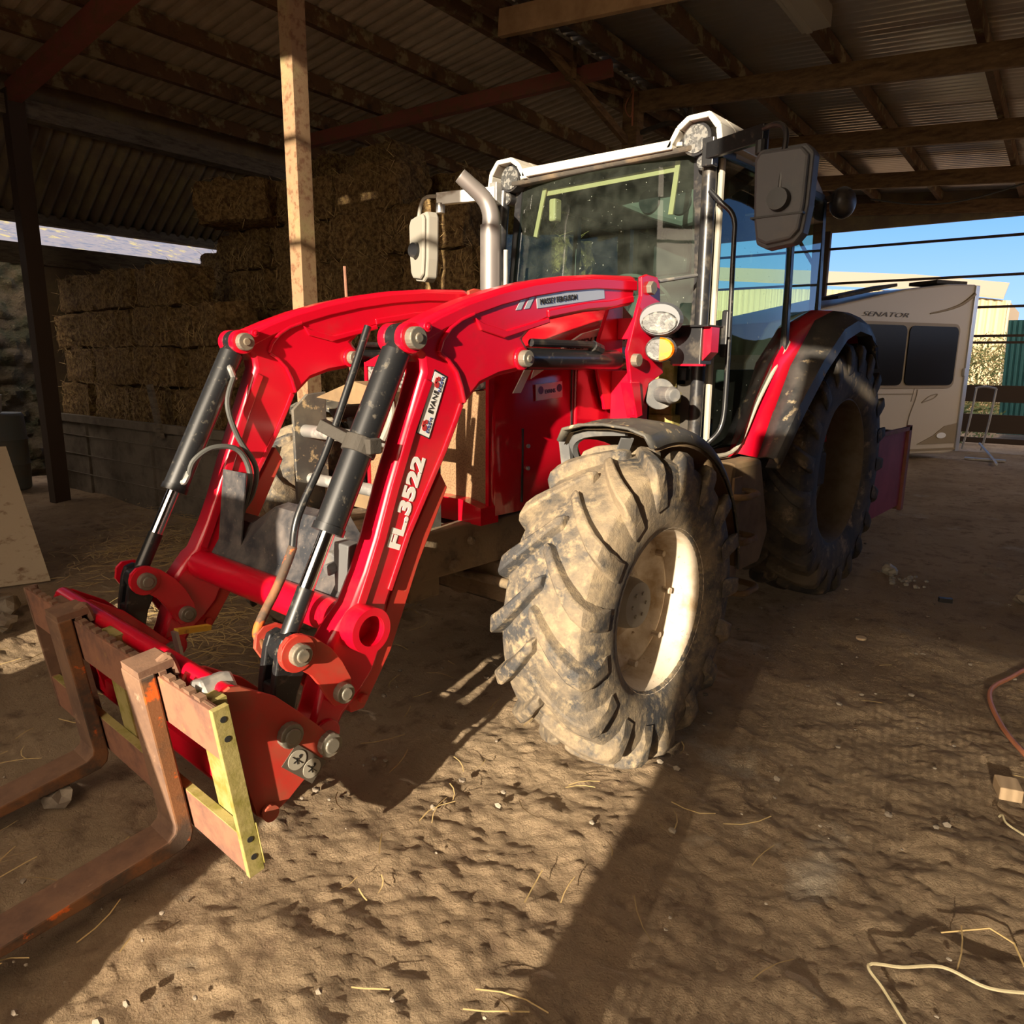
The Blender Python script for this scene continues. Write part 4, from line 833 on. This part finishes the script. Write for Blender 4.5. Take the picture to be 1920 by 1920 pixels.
for xo, W, tl, tip in ((.43, .135, 9.5, .92), (-.25, .135, 10.5, .9)):
    b = fb(); a = math.radians(tl)-ta; X0, X1 = xo-W, xo
    tipx, tipz = .06+math.cos(a)*tip, .0-math.sin(a)*tip
    poly = [(.004, .535), (.052, .535), (.054, .02), (.062, .0), (.085, -.014), (tipx, tipz), (tipx, tipz-.012), (.10, -.068), (.045, -.066), (.018, -.05), (.006, -.02)]
    A = b.vs([(X0, p[0], p[1]) for p in poly]); Bv = b.vs([(X1, p[0], p[1]) for p in poly]); n = len(poly)
    b.face(A[::-1]); b.face(Bv)
    for i in range(n): b.face([A[i], A[(i+1) % n], Bv[(i+1) % n], Bv[i]])
    for f in b.bm.faces:
        if len(f.verts) > 4: f.material_index = 1
    o = b.out('fork_tine', ['rust', 'rust_orange'], FK, bevel=.006)
    b = fb(); b.box((X0+.005, -.055, .530), (X1-.005, .048, .555)); b.box((X0+.02, -.062, .48), (X1-.02, -.045, .55)); b.tube([(X1-.03, -.02, .55), (X1-.02, -.05, .56), (X1-.01, -.06, .50)], .012, 6); b.out('fork_hook', 'rust', o, bevel=.005)
# ================================================================== LINK BOX BEHIND
LB = thing('transport_box', 'faded red tipping box mounted behind the rear wheel', 'box', (0, 4.0, .35))
b = B(); b.box((.93, 3.46, .40), (.96, 4.42, 1.06)); b.box((-.96, 3.46, .40), (-.93, 4.42, 1.06)); b.box((-.93, 3.46, .40), (.93, 3.49, 1.06)); b.box((-.93, 3.46, .40), (.93, 4.42, .43)); b.out('box_body', 'pink_red', LB, bevel=.004)
b = B(); b.box((.955, 4.38, .36), (.985, 4.46, 1.09)); b.box((.955, 3.46, 1.05), (.985, 4.46, 1.08)); b.out('box_edge', 'red_steel', LB)
b = B(); b.box((-.93, 4.42, .36), (.96, 4.46, 1.04)); b.out('tailboard', 'rust', LB)

# ================================================================== THINGS BY THE LEFT WALL
b = B(); A0, B0, A1, B1 = (Vector(p) for p in ((-3.318, -.868, .0), (-3.75, -2.4, .0), (-3.86, -.90, .93), (-4.3, -2.45, .93)))
nb = (B0-A0).cross(A1-A0).normalized()*.022
for k in range(8):
    t0, t1 = k/8+.004, (k+1)/8-.004; P = [A0.lerp(A1, t0), B0.lerp(B1, t0), B0.lerp(B1, t1), A0.lerp(A1, t1)]; o_ = nb*(.12*(k % 3))
    lo = b.vs([p-nb+o_ for p in P]); hi = b.vs([p+nb+o_ for p in P]); b.face(lo[::-1]); b.face(hi)
    for q in range(4): b.face([lo[q], lo[(q+1) % 4], hi[(q+1) % 4], hi[q]])
P = [A0, B0, B1, A1]; lo = b.vs([p-nb*1.2 for p in P]); hi = b.vs([p-nb*.3 for p in P]); b.face(lo[::-1]); b.face(hi)
for q in range(4): b.face([lo[q], lo[(q+1) % 4], hi[(q+1) % 4], hi[q]])
tag(b.out('leaning_board', 'whitewash'), 'whitewashed planked board leaning at the left edge', 'board')
b = B(XF); b.lathe([(0, .30), (.02, .32), (.30, .33), (.32, .345), (.34, .33), (.60, .33), (.62, .345), (.64, .33), (.90, .32), (.93, .30), (.93, 0)], (-7.95, .62, .0), 36, axis='z'); tag(b.out('plastic_barrel', 'barrel', smooth=True), 'faded blue plastic barrel beside the dark post', 'barrel')
b = B(XF); b.lathe([(0, 0), (0, .10), (.20, .12), (.21, .125), (.21, .0)], (-7.82, .58, .945), 24, axis='z')
bu = tag(b.out('plastic_tub', 'bucket', smooth=True), 'small white tub with handle standing on the blue barrel', 'tub')
b = B(XF); b.tube([(-7.92, .58, 1.15), (-7.86, .58, 1.24), (-7.78, .58, 1.24), (-7.72, .58, 1.15)], .006, 6); b.out('tub_handle', 'ink_red', bu)
b = B(XF); rows = []
for i in range(64):   # rubble face
    z = 3.0*i/63; row = []
    for k in range(70):
        v = -2.2+4.6*k/69; q = Vector((v, z, 0)); dd, pp = noise.voronoi(q*4.2); c = noise.noise(q*1.3)
        row.append((-8.75-.28*z+.16*(dd[1]-dd[0])+.14*c+.05*noise.noise(q*9), v, z))
    rows.append(row)
b.grid(rows)
tag(b.out('rubble_bank', 'rubble', smooth=True), 'bank of mossy rubble behind the left post', 'rubble', kind='stuff')
for (x, y, r, lab) in ((-2.50, -1.36, .07, 'pale chunk of stone at the left edge before the leaning board'), (-2.75, -1.30, .10, 'brown rock at the very left edge beside the pale chunk'), (-.30, -1.75, .06, 'flat grey stone on the floor between the fork tines'), (2.05, 3.45, .07, 'pale clod at the start of the rubble by the rear wheel')):
    b = B(); b.ball((x, y, r*.45), r, 2, (1.2, .9, .7), .5); tag(b.out('stone', 'stone'), lab, 'stone')

# ================================================================== THINGS ON THE RIGHT-HAND FLOOR
b = B(); b.tube([(2.22, 2.15, .02), (2.16, 1.90, .02), (2.10, 1.60, .02), (2.19, 1.25, .02), (2.33, .97, .02), (2.55, .65, .02)], .011, 8); tag(b.out('garden_hose', 'hose_orange', smooth=True), 'orange-brown hose curving at the right edge of the floor', 'hose')
b = B(); b.box((2.26, .60, .0), (2.335, .70, .05), Matrix.Rotation(.35, 3, 'Z')); tag(b.out('wood_offcut', 'wood_block', bevel=.004), 'small pale wood offcut near the right edge', 'wood block')
b = B(); b.tube([(2.27, -.70, .015), (2.20, -.63, .02), (2.15, -.585, .03), (2.22, -.54, .035), (2.30, -.475, .04), (2.40, -.458, .03), (2.50, -.38, .02), (2.62, -.3, .02)], .0045, 6); tag(b.out('twine', 'rope', smooth=True), 'pale rope looping on the floor at the lower right corner', 'twine')
b = B(); b.tube([(2.266, -.305, .012), (2.367, -.205, .02), (2.428, -.225, .02), (2.46, -.29, .012)], .0028, 5, smooth=False); tag(b.out('straw_stalk', 'straw_strand'), 'bent yellow stalk right of the rope loop', 'stalk')
b = B(); b.tube([(2.30, .44, .015), (2.31, .43, .03), (2.33, .40, .02), (2.40, .37, .012)], .0035, 5); tag(b.out('twine', 'rope'), 'short pale twine scrap below the wood offcut', 'twine')
b = B(); b.ball((1.14, 3.57, .03), .055, 2, (1, 1, .8), .6); tag(b.out('clod', 'seal'), 'grey crumbled clod beside the rear tyre', 'clod')
b = B(); rnd = random.Random(4)
for k in range(22): b.ball((1.18+rnd.gauss(.1, .1), 3.50-rnd.uniform(-.1, .25), .01), rnd.uniform(.01, .025), 1, (1, 1, .7), .4)
tag(b.out('crumbs', 'seal'), 'trail of grey crumbs beside the rear tyre', 'crumbs', kind='stuff')
b = B(); b.box((1.58, 3.06, .0), (1.66, 3.10, .03), Matrix.Rotation(.4, 3, 'Z')); tag(b.out('black_scrap', 'ink'), 'small black scrap on the floor right of the tractor', 'scrap')
b = B(); b.cyl((1.40, 1.96, .0), (1.40, 1.96, .012), .028, n=20); tag(b.out('round_lid', 'wood_block'), 'small round tan disc lying right of the front wheel', 'disc')
# steel hurdle at the open end
b = B(XF)
for u in (1.06, 1.36): b.tube([(u+.02, 12.9, 1.2), (u-.02, 12.9, .6), (u-.08, 12.9, .1)], .018, 8)
b.tube([(1.06, 12.9, 1.2), (1.2, 12.9, 1.23), (1.38, 12.9, 1.2)], .018, 8); b.tube([(1.24, 12.9, .22), (1.5, 12.2, .05), (1.62, 11.4, .03)], .018, 8); b.box((1.1, 12.1, .0), (1.7, 12.25, .03))
tag(b.out('steel_hurdle', 'steel', smooth=True), 'thin galvanised hurdle standing right of the caravan', 'hurdle')

# ================================================================== CARAVAN
ca = math.radians(28); D = Vector((math.sin(ca), math.cos(ca), 0)); NN = Vector((math.cos(ca), -math.sin(ca), 0)); Q0 = Vector((.011, 12.12, 0))
CM = Matrix(((D.x, NN.x, 0, Q0.x), (D.y, NN.y, 0, Q0.y), (0, 0, 1, 0), (0, 0, 0, 1)))     # local (along side, outwards, up)
CV = thing('caravan', 'cream touring caravan parked at the open end of the barn', 'caravan', tuple(Q0-D*2.0-NN*1.0))
def cb(): return B(CM)
side = [(-4.6, .45), (-4.6, 1.6), (-4.2, 2.2), (-3.35, 2.41), (-1.57, 2.78), (-.65, 2.90), (-.04, 2.92), (.02, 2.88), (.0, .14), (-.3, .10), (-1.1, .12), (-4.2, .25)]
b = cb(); n = len(side); A = b.vs([(p[0], 0, p[1]) for p in side]); Bv = b.vs([(p[0], -2.1, p[1]) for p in side]); b.face(A); b.face(Bv[::-1])
for i in range(n): b.face([A[i], A[(i+1) % n], Bv[(i+1) % n], Bv[i]])
b.out('caravan_body', 'caravan', CV, bevel=.03)
def rr(x0, x1, z0, z1, r, sh=0):
    P = []
    for cx, cz, a0 in ((x1-r, z1-r, 0), (x0+r, z1-r, 90), (x0+r, z0+r, 180), (x1-r, z0+r, 270)):
        for k in range(5): a = math.radians(a0+k*22.5); P.append((cx+r*math.cos(a)+sh*(cz-1.7), cz+r*math.sin(a)))
    return P
def cplate(b, poly, y0, y1):
    A = b.vs([(p[0], y0, p[1]) for p in poly]); Bv = b.vs([(p[0], y1, p[1]) for p in poly]); b.face(A); b.face(Bv[::-1])
    for i in range(len(poly)): b.face([A[i], A[(i+1) % len(poly)], Bv[(i+1) % len(poly)], Bv[i]])
b = cb(); cplate(b, rr(-3.0, -.30, 1.22, 2.27, .12), 0, .03); w = b.out('window_frame', 'gold', CV)
b = cb(); cplate(b, rr(-2.95, -1.50, 1.27, 2.22, .10), .03, .05); cplate(b, rr(-1.44, -.35, 1.27, 2.22, .10), .03, .05); b.out('window_pane', 'dark_glass', w)
b = cb(); b.bar((-1.15, .01, 1.22), (-1.2, .01, 1.0), .006, .006, (0, 1, 0)); b.tube([(-1.08, .012, 1.20), (-1.10, .012, 1.05), (-1.2, .012, .75), (-1.22, .012, .55)], .007, 5); b.box((-2.6, 0, 1.12), (-1.15, .014, 1.135)); b.out('locker_seam', 'gold', CV)
b = cb(); cplate(b, [(-.95, .28), (-.08, .28), (-.08, .62), (-.35, .58), (-.6, .42)], 0, .015); b.box((-2.6, 0, .17), (-.05, .02, .20)); b.out('skirt_panel', 'gold', CV)
b = cb(); cplate(b, [(-.43+.11*math.cos(t*PI/10), .42+.05*math.sin(t*PI/10)) for t in range(20)], .014, .03); b.out('side_lamp', 'white', CV)
b = cb(); b.tube([(-1.0, .01, 2.42), (-.6, .01, 2.50), (-.3, .01, 2.60), (-.05, .01, 2.76)], lambda t: .012+.02*t, 6); b.out('side_stripe', 'gold', CV); b = cb(); b.tube([(-.95, .01, .98), (-.8, .01, 1.08), (-.62, .01, 1.12), (-.7, .01, 1.05), (-.95, .01, .98)], .010, 5); b.out('side_emblem', 'gold', CV)
b = cb(); b.box((-.06, -.02, .14), (.03, .03, 2.90)); b.box((-.10, .0, 1.42), (-.06, .05, 1.55)); b.out('corner_trim', 'alu', CV, bevel=.006)
b = cb(); b.bar((-2.8, -.4, 2.62), (-1.6, -.4, 2.86), .5, .05); b.box((-.75, -.7, 2.92), (-.05, -.15, 2.98)); b.box((-.5, -.5, 2.9), (-.3, -.35, 2.94)); b.out('roof_vent', 'cast', CV, bevel=.01)
R3 = (CM.to_3x3() @ Vector((1, 0, 0))); o_ = CM @ Vector((-2.45, .012, 2.345))
text_part('side_lettering', 'SENATOR', (o_.x, o_.y, o_.z), R3, (0, 0, 1), .10, 'ink_grey', CV, sx=2.2, shear=.35)

# ================================================================== YARD BEYOND
b = B(XF)
n = 260; rows = [[], []]
for i in range(n+1):
    u = -16+ (16.4)*i/n; y = 30+.05*math.sin(i*1.6); rows[0].append((u, y, 0)); rows[1].append((u, y, 4.45-.155*max(0, u+3.0)*(1 if u > -3 else 0)+min(0, 0)+(-(u+3)*.06 if u < -3 else 0)))
b.grid(rows); sh = thing('farm_shed', 'beige corrugated farm shed across the yard', 'shed', tuple(XF @ Vector((-6, 31, 0))))
b.out('shed_wall', 'yard_sheet', sh, recalc=False, solid=.05)
b = B(XF); rows = []
for z, y in ((0, 29.7), (.65, 31.5)):
    rows.append([(u, y, 4.50+z-(.155*(u+3.0) if u > -3 else -(-(u+3)*.10))) for u in (-16, -9, -3, -1.6, .2)])
b.grid(rows); b.box((-16, 31, 0), (.35, 36, .1)); b.out('shed_roof', 'yard_roof', sh, solid=.08)
b = B(XF); b.box((.35, 29.8, 0), (.42, 36, 3.85)); b.out('shed_corner', 'yard_sheet', sh)
CT = thing('container', 'dark teal container at the far right of the yard', 'container', tuple(XF @ Vector((2.5, 18, 0))))
b = B(XF); n = 60; rows = [[], []]
for i in range(n*4+1):
    u = 1.26+3.0*i/(n*4); yy = 17+(.03 if (i//4) % 2 else 0); rows[0].append((u, yy, .1)); rows[1].append((u-.08, yy, 2.58))
b.grid(rows); b.out('container_side', 'teal', CT, recalc=False, solid=.03)
b = B(XF); b.box((1.20, 17.04, 2.50), (4.3, 19.4, 2.58)); b.box((1.24, 17.04, .1), (1.3, 19.4, 2.5)); b.out('container_frame', 'teal', CT)
def leafy(name, ctr, rad, n, mats, label, cat, ls=.06):
    b = B(XF); rnd = random.Random(len(name)+n)
    for k in range(n):
        d = Vector((rnd.gauss(0, 1), rnd.gauss(0, 1), rnd.gauss(0, 1))).normalized()*rnd.uniform(.5, 1)
        p = Vector(ctr)+Vector((d.x*rad[0], d.y*rad[1], d.z*rad[2]))
        if p.z < 0: continue
        a = Vector((rnd.gauss(0, 1), rnd.gauss(0, 1), rnd.gauss(0, 1))).normalized(); c = a.orthogonal().normalized(); s = ls*rnd.uniform(.5, 1.3)
        f = b.face(b.vs([p, p+a*s+c*s*.35, p+a*s*1.9, p+a*s-c*s*.35]))
        f.material_index = rnd.random() < .35
    for k in range(7): b.tube([(ctr[0]+rnd.uniform(-.2, .2), ctr[1], 0), (ctr[0]+rnd.uniform(-.6, .6)*rad[0], ctr[1], ctr[2]), (ctr[0]+rnd.uniform(-.8, .8)*rad[0], ctr[1], ctr[2]+rad[2]*.9)], .012, 5)
    return tag(b.out(name, mats, recalc=False), label, cat)
leafy('hedge_bush', (.75, 20.5, 1.15), (1.3, .8, 1.35), 5200, ['bush', 'bush_green'], 'sunlit dry bush between caravan and container', 'bush')
leafy('weed_clump', (.6, 15.2, .45), (1.0, .5, .35), 900, ['bush_green', 'bush'], 'green weeds behind the low boards right of the caravan', 'weeds', .05)
# outside shed seen through the slit on the left
OS = thing('slate_shed', 'neighbouring shed with slate roof seen through the left slit', 'shed', tuple(XF @ Vector((-15, 5, 0))))
b = B(XF); b.grid([[(-12.5, v, 3.40), (-18, v, 5.2)] for v in (-8, 0, 8, 20)]); b.out('slate_roof', 'slate', OS, solid=.05)
b = B(XF); b.box((-18, -8, 0), (-12.7, 20, 3.3)); b.out('shed_wall', 'rubble', OS)

# ================================================================== FRONT OF THE BARN (behind the viewer; walls added and shaped to set the sun pattern)
def wallp(name, *boxes):
    for a, c in boxes:
        b = B(XF); b.box(a, c); o = b.out(name, 'board_wall'); o['kind'] = 'structure'
wallp('wall_front', ((1.89, -4.48, 0), (2.08, -4.40, 2.80)), ((2.08, -4.48, 1.74), (2.45, -4.40, 3.35)), ((1.72, -4.48, 3.42), (6.2, -4.40, 4.6)), ((-13.0, -4.48, 0), (-1.95, -4.40, 4.95)), ((-1.95, -4.48, 1.1), (-1.38, -4.40, 4.98)), ((-1.16, -4.48, 3.97), (.05, -4.40, 4.95)))  # unseen panels added to block the sun in chosen patches
b = B(XF); b.prism([(-1.40, 0), (.86, 0), (.83, .5), (.60, 1.35), (.42, 1.95), (-1.40, 1.95)], 'y', -4.48, -4.40); o = b.out('wall_front', 'board_wall'); o['kind'] = 'structure'  # unseen low blocker, edge slanted to place the shadow line on the forks
b = B(XF); u = 2.08
while u < 6.2:
    k = min(1, (u-2.05)/1.1)
    for z0, z1, g in ((0, .5, .029), (.5, .85, .026), (.85, 1.15, .019), (1.15, 1.45, .012), (1.45, 1.75, .006)): b.box((u, -4.455, z0), (u+.036-g*(.3+.7*k), -4.445, z1))  # unseen added slats, gaps set to part-light the floor at right
    u += .036
o = b.out('wall_front', 'board_wall'); o['kind'] = 'structure'
wallp('wall_front', ((2.45, -4.46, 1.74), (6.2, -4.42, 3.45)))  # unseen panel added to keep sun off the far floor
for k, z in enumerate((4.42, 3.75)):
    b = B(XF); b.box((-7, -4.46, z-.02), (1.72, -4.42, z+.02)); o = b.out('trim_%d' % (k+1), 'board_wall'); o['kind'] = 'structure'
wallp('wall_right', ((6.2, -4.5, 0), (6.28, 5.0, 4.3)), ((6.2, 5.0, 0), (6.28, 13.9, 2.2)))  # unseen side walls, added to cut ambient light from the right

# ================================================================== LIGHT
SH = math.radians(-13.5); SE = math.radians(14.8)
d = Vector((math.sin(SH)*math.cos(SE), math.cos(SH)*math.cos(SE), -math.sin(SE)))
sun = bpy.data.lights.new('sun', 'SUN'); sun.energy = 10.5; sun.angle = math.radians(.6); sun.color = (1, .86, .66)
so = bpy.data.objects.new('sun', sun); C.objects.link(so); so.rotation_euler = (-d).to_track_quat('Z', 'Y').to_euler(); so.location = -d*20
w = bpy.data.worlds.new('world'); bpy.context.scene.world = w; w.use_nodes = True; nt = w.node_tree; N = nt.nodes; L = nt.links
bg = N['Background']; tc = N.new('ShaderNodeTexCoord'); sep = N.new('ShaderNodeSeparateXYZ'); L.new(tc.outputs['Generated'], sep.inputs[0])
ramp = N.new('ShaderNodeValToRGB'); el = ramp.color_ramp.elements; el[0].position = 0; el[0].color = (.40, .58, .92, 1); el[1].position = .5; el[1].color = (.10, .25, .62, 1)
e = el.new(.16); e.color = (.17, .38, .82, 1); e = el.new(-0.0 if False else .001); e.color = (.40, .58, .92, 1); L.new(sep.outputs['Z'], ramp.inputs['Fac'])
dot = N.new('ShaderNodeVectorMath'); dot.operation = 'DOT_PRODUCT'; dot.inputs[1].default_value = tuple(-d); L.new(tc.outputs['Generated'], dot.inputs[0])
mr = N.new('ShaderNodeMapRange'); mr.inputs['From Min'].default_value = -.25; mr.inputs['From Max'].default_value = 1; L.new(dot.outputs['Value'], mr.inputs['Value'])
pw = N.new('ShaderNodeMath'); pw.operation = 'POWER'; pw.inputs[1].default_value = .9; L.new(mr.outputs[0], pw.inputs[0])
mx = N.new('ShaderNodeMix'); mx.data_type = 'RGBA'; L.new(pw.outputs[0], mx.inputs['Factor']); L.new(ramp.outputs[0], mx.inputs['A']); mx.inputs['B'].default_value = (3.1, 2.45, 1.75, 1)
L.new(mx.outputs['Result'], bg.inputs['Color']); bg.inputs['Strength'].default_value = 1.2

# ================================================================== CAMERA
cam = bpy.data.cameras.new('camera'); co = bpy.data.objects.new('camera', cam); C.objects.link(co)
cam.sensor_fit = 'HORIZONTAL'; cam.sensor_width = 36; cam.lens = 1357.09/1920*36; cam.clip_start = .05; cam.clip_end = 300
yaw, pit, rol = math.radians(-41.28143823), math.radians(11.69535174), math.radians(-.50476823)
f = Vector((math.sin(yaw)*math.cos(pit), math.cos(yaw)*math.cos(pit), -math.sin(pit))); rt = Vector((math.cos(yaw), -math.sin(yaw), 0)); dn = f.cross(rt)
c_, s_ = math.cos(rol), math.sin(rol); X = c_*rt+s_*dn; Yd = -s_*rt+c_*dn
co.matrix_world = Matrix(((X.x, -Yd.x, -f.x, 2.51164794), (X.y, -Yd.y, -f.y, -2.44602227), (X.z, -Yd.z, -f.z, 1.5857295), (0, 0, 0, 1)))
sc = bpy.context.scene; sc.camera = co
sc.view_settings.view_transform = 'Standard'; sc.view_settings.look = 'None'; sc.view_settings.gamma = 1; sc.view_settings.use_curve_mapping = False; sc.view_settings.exposure = .42
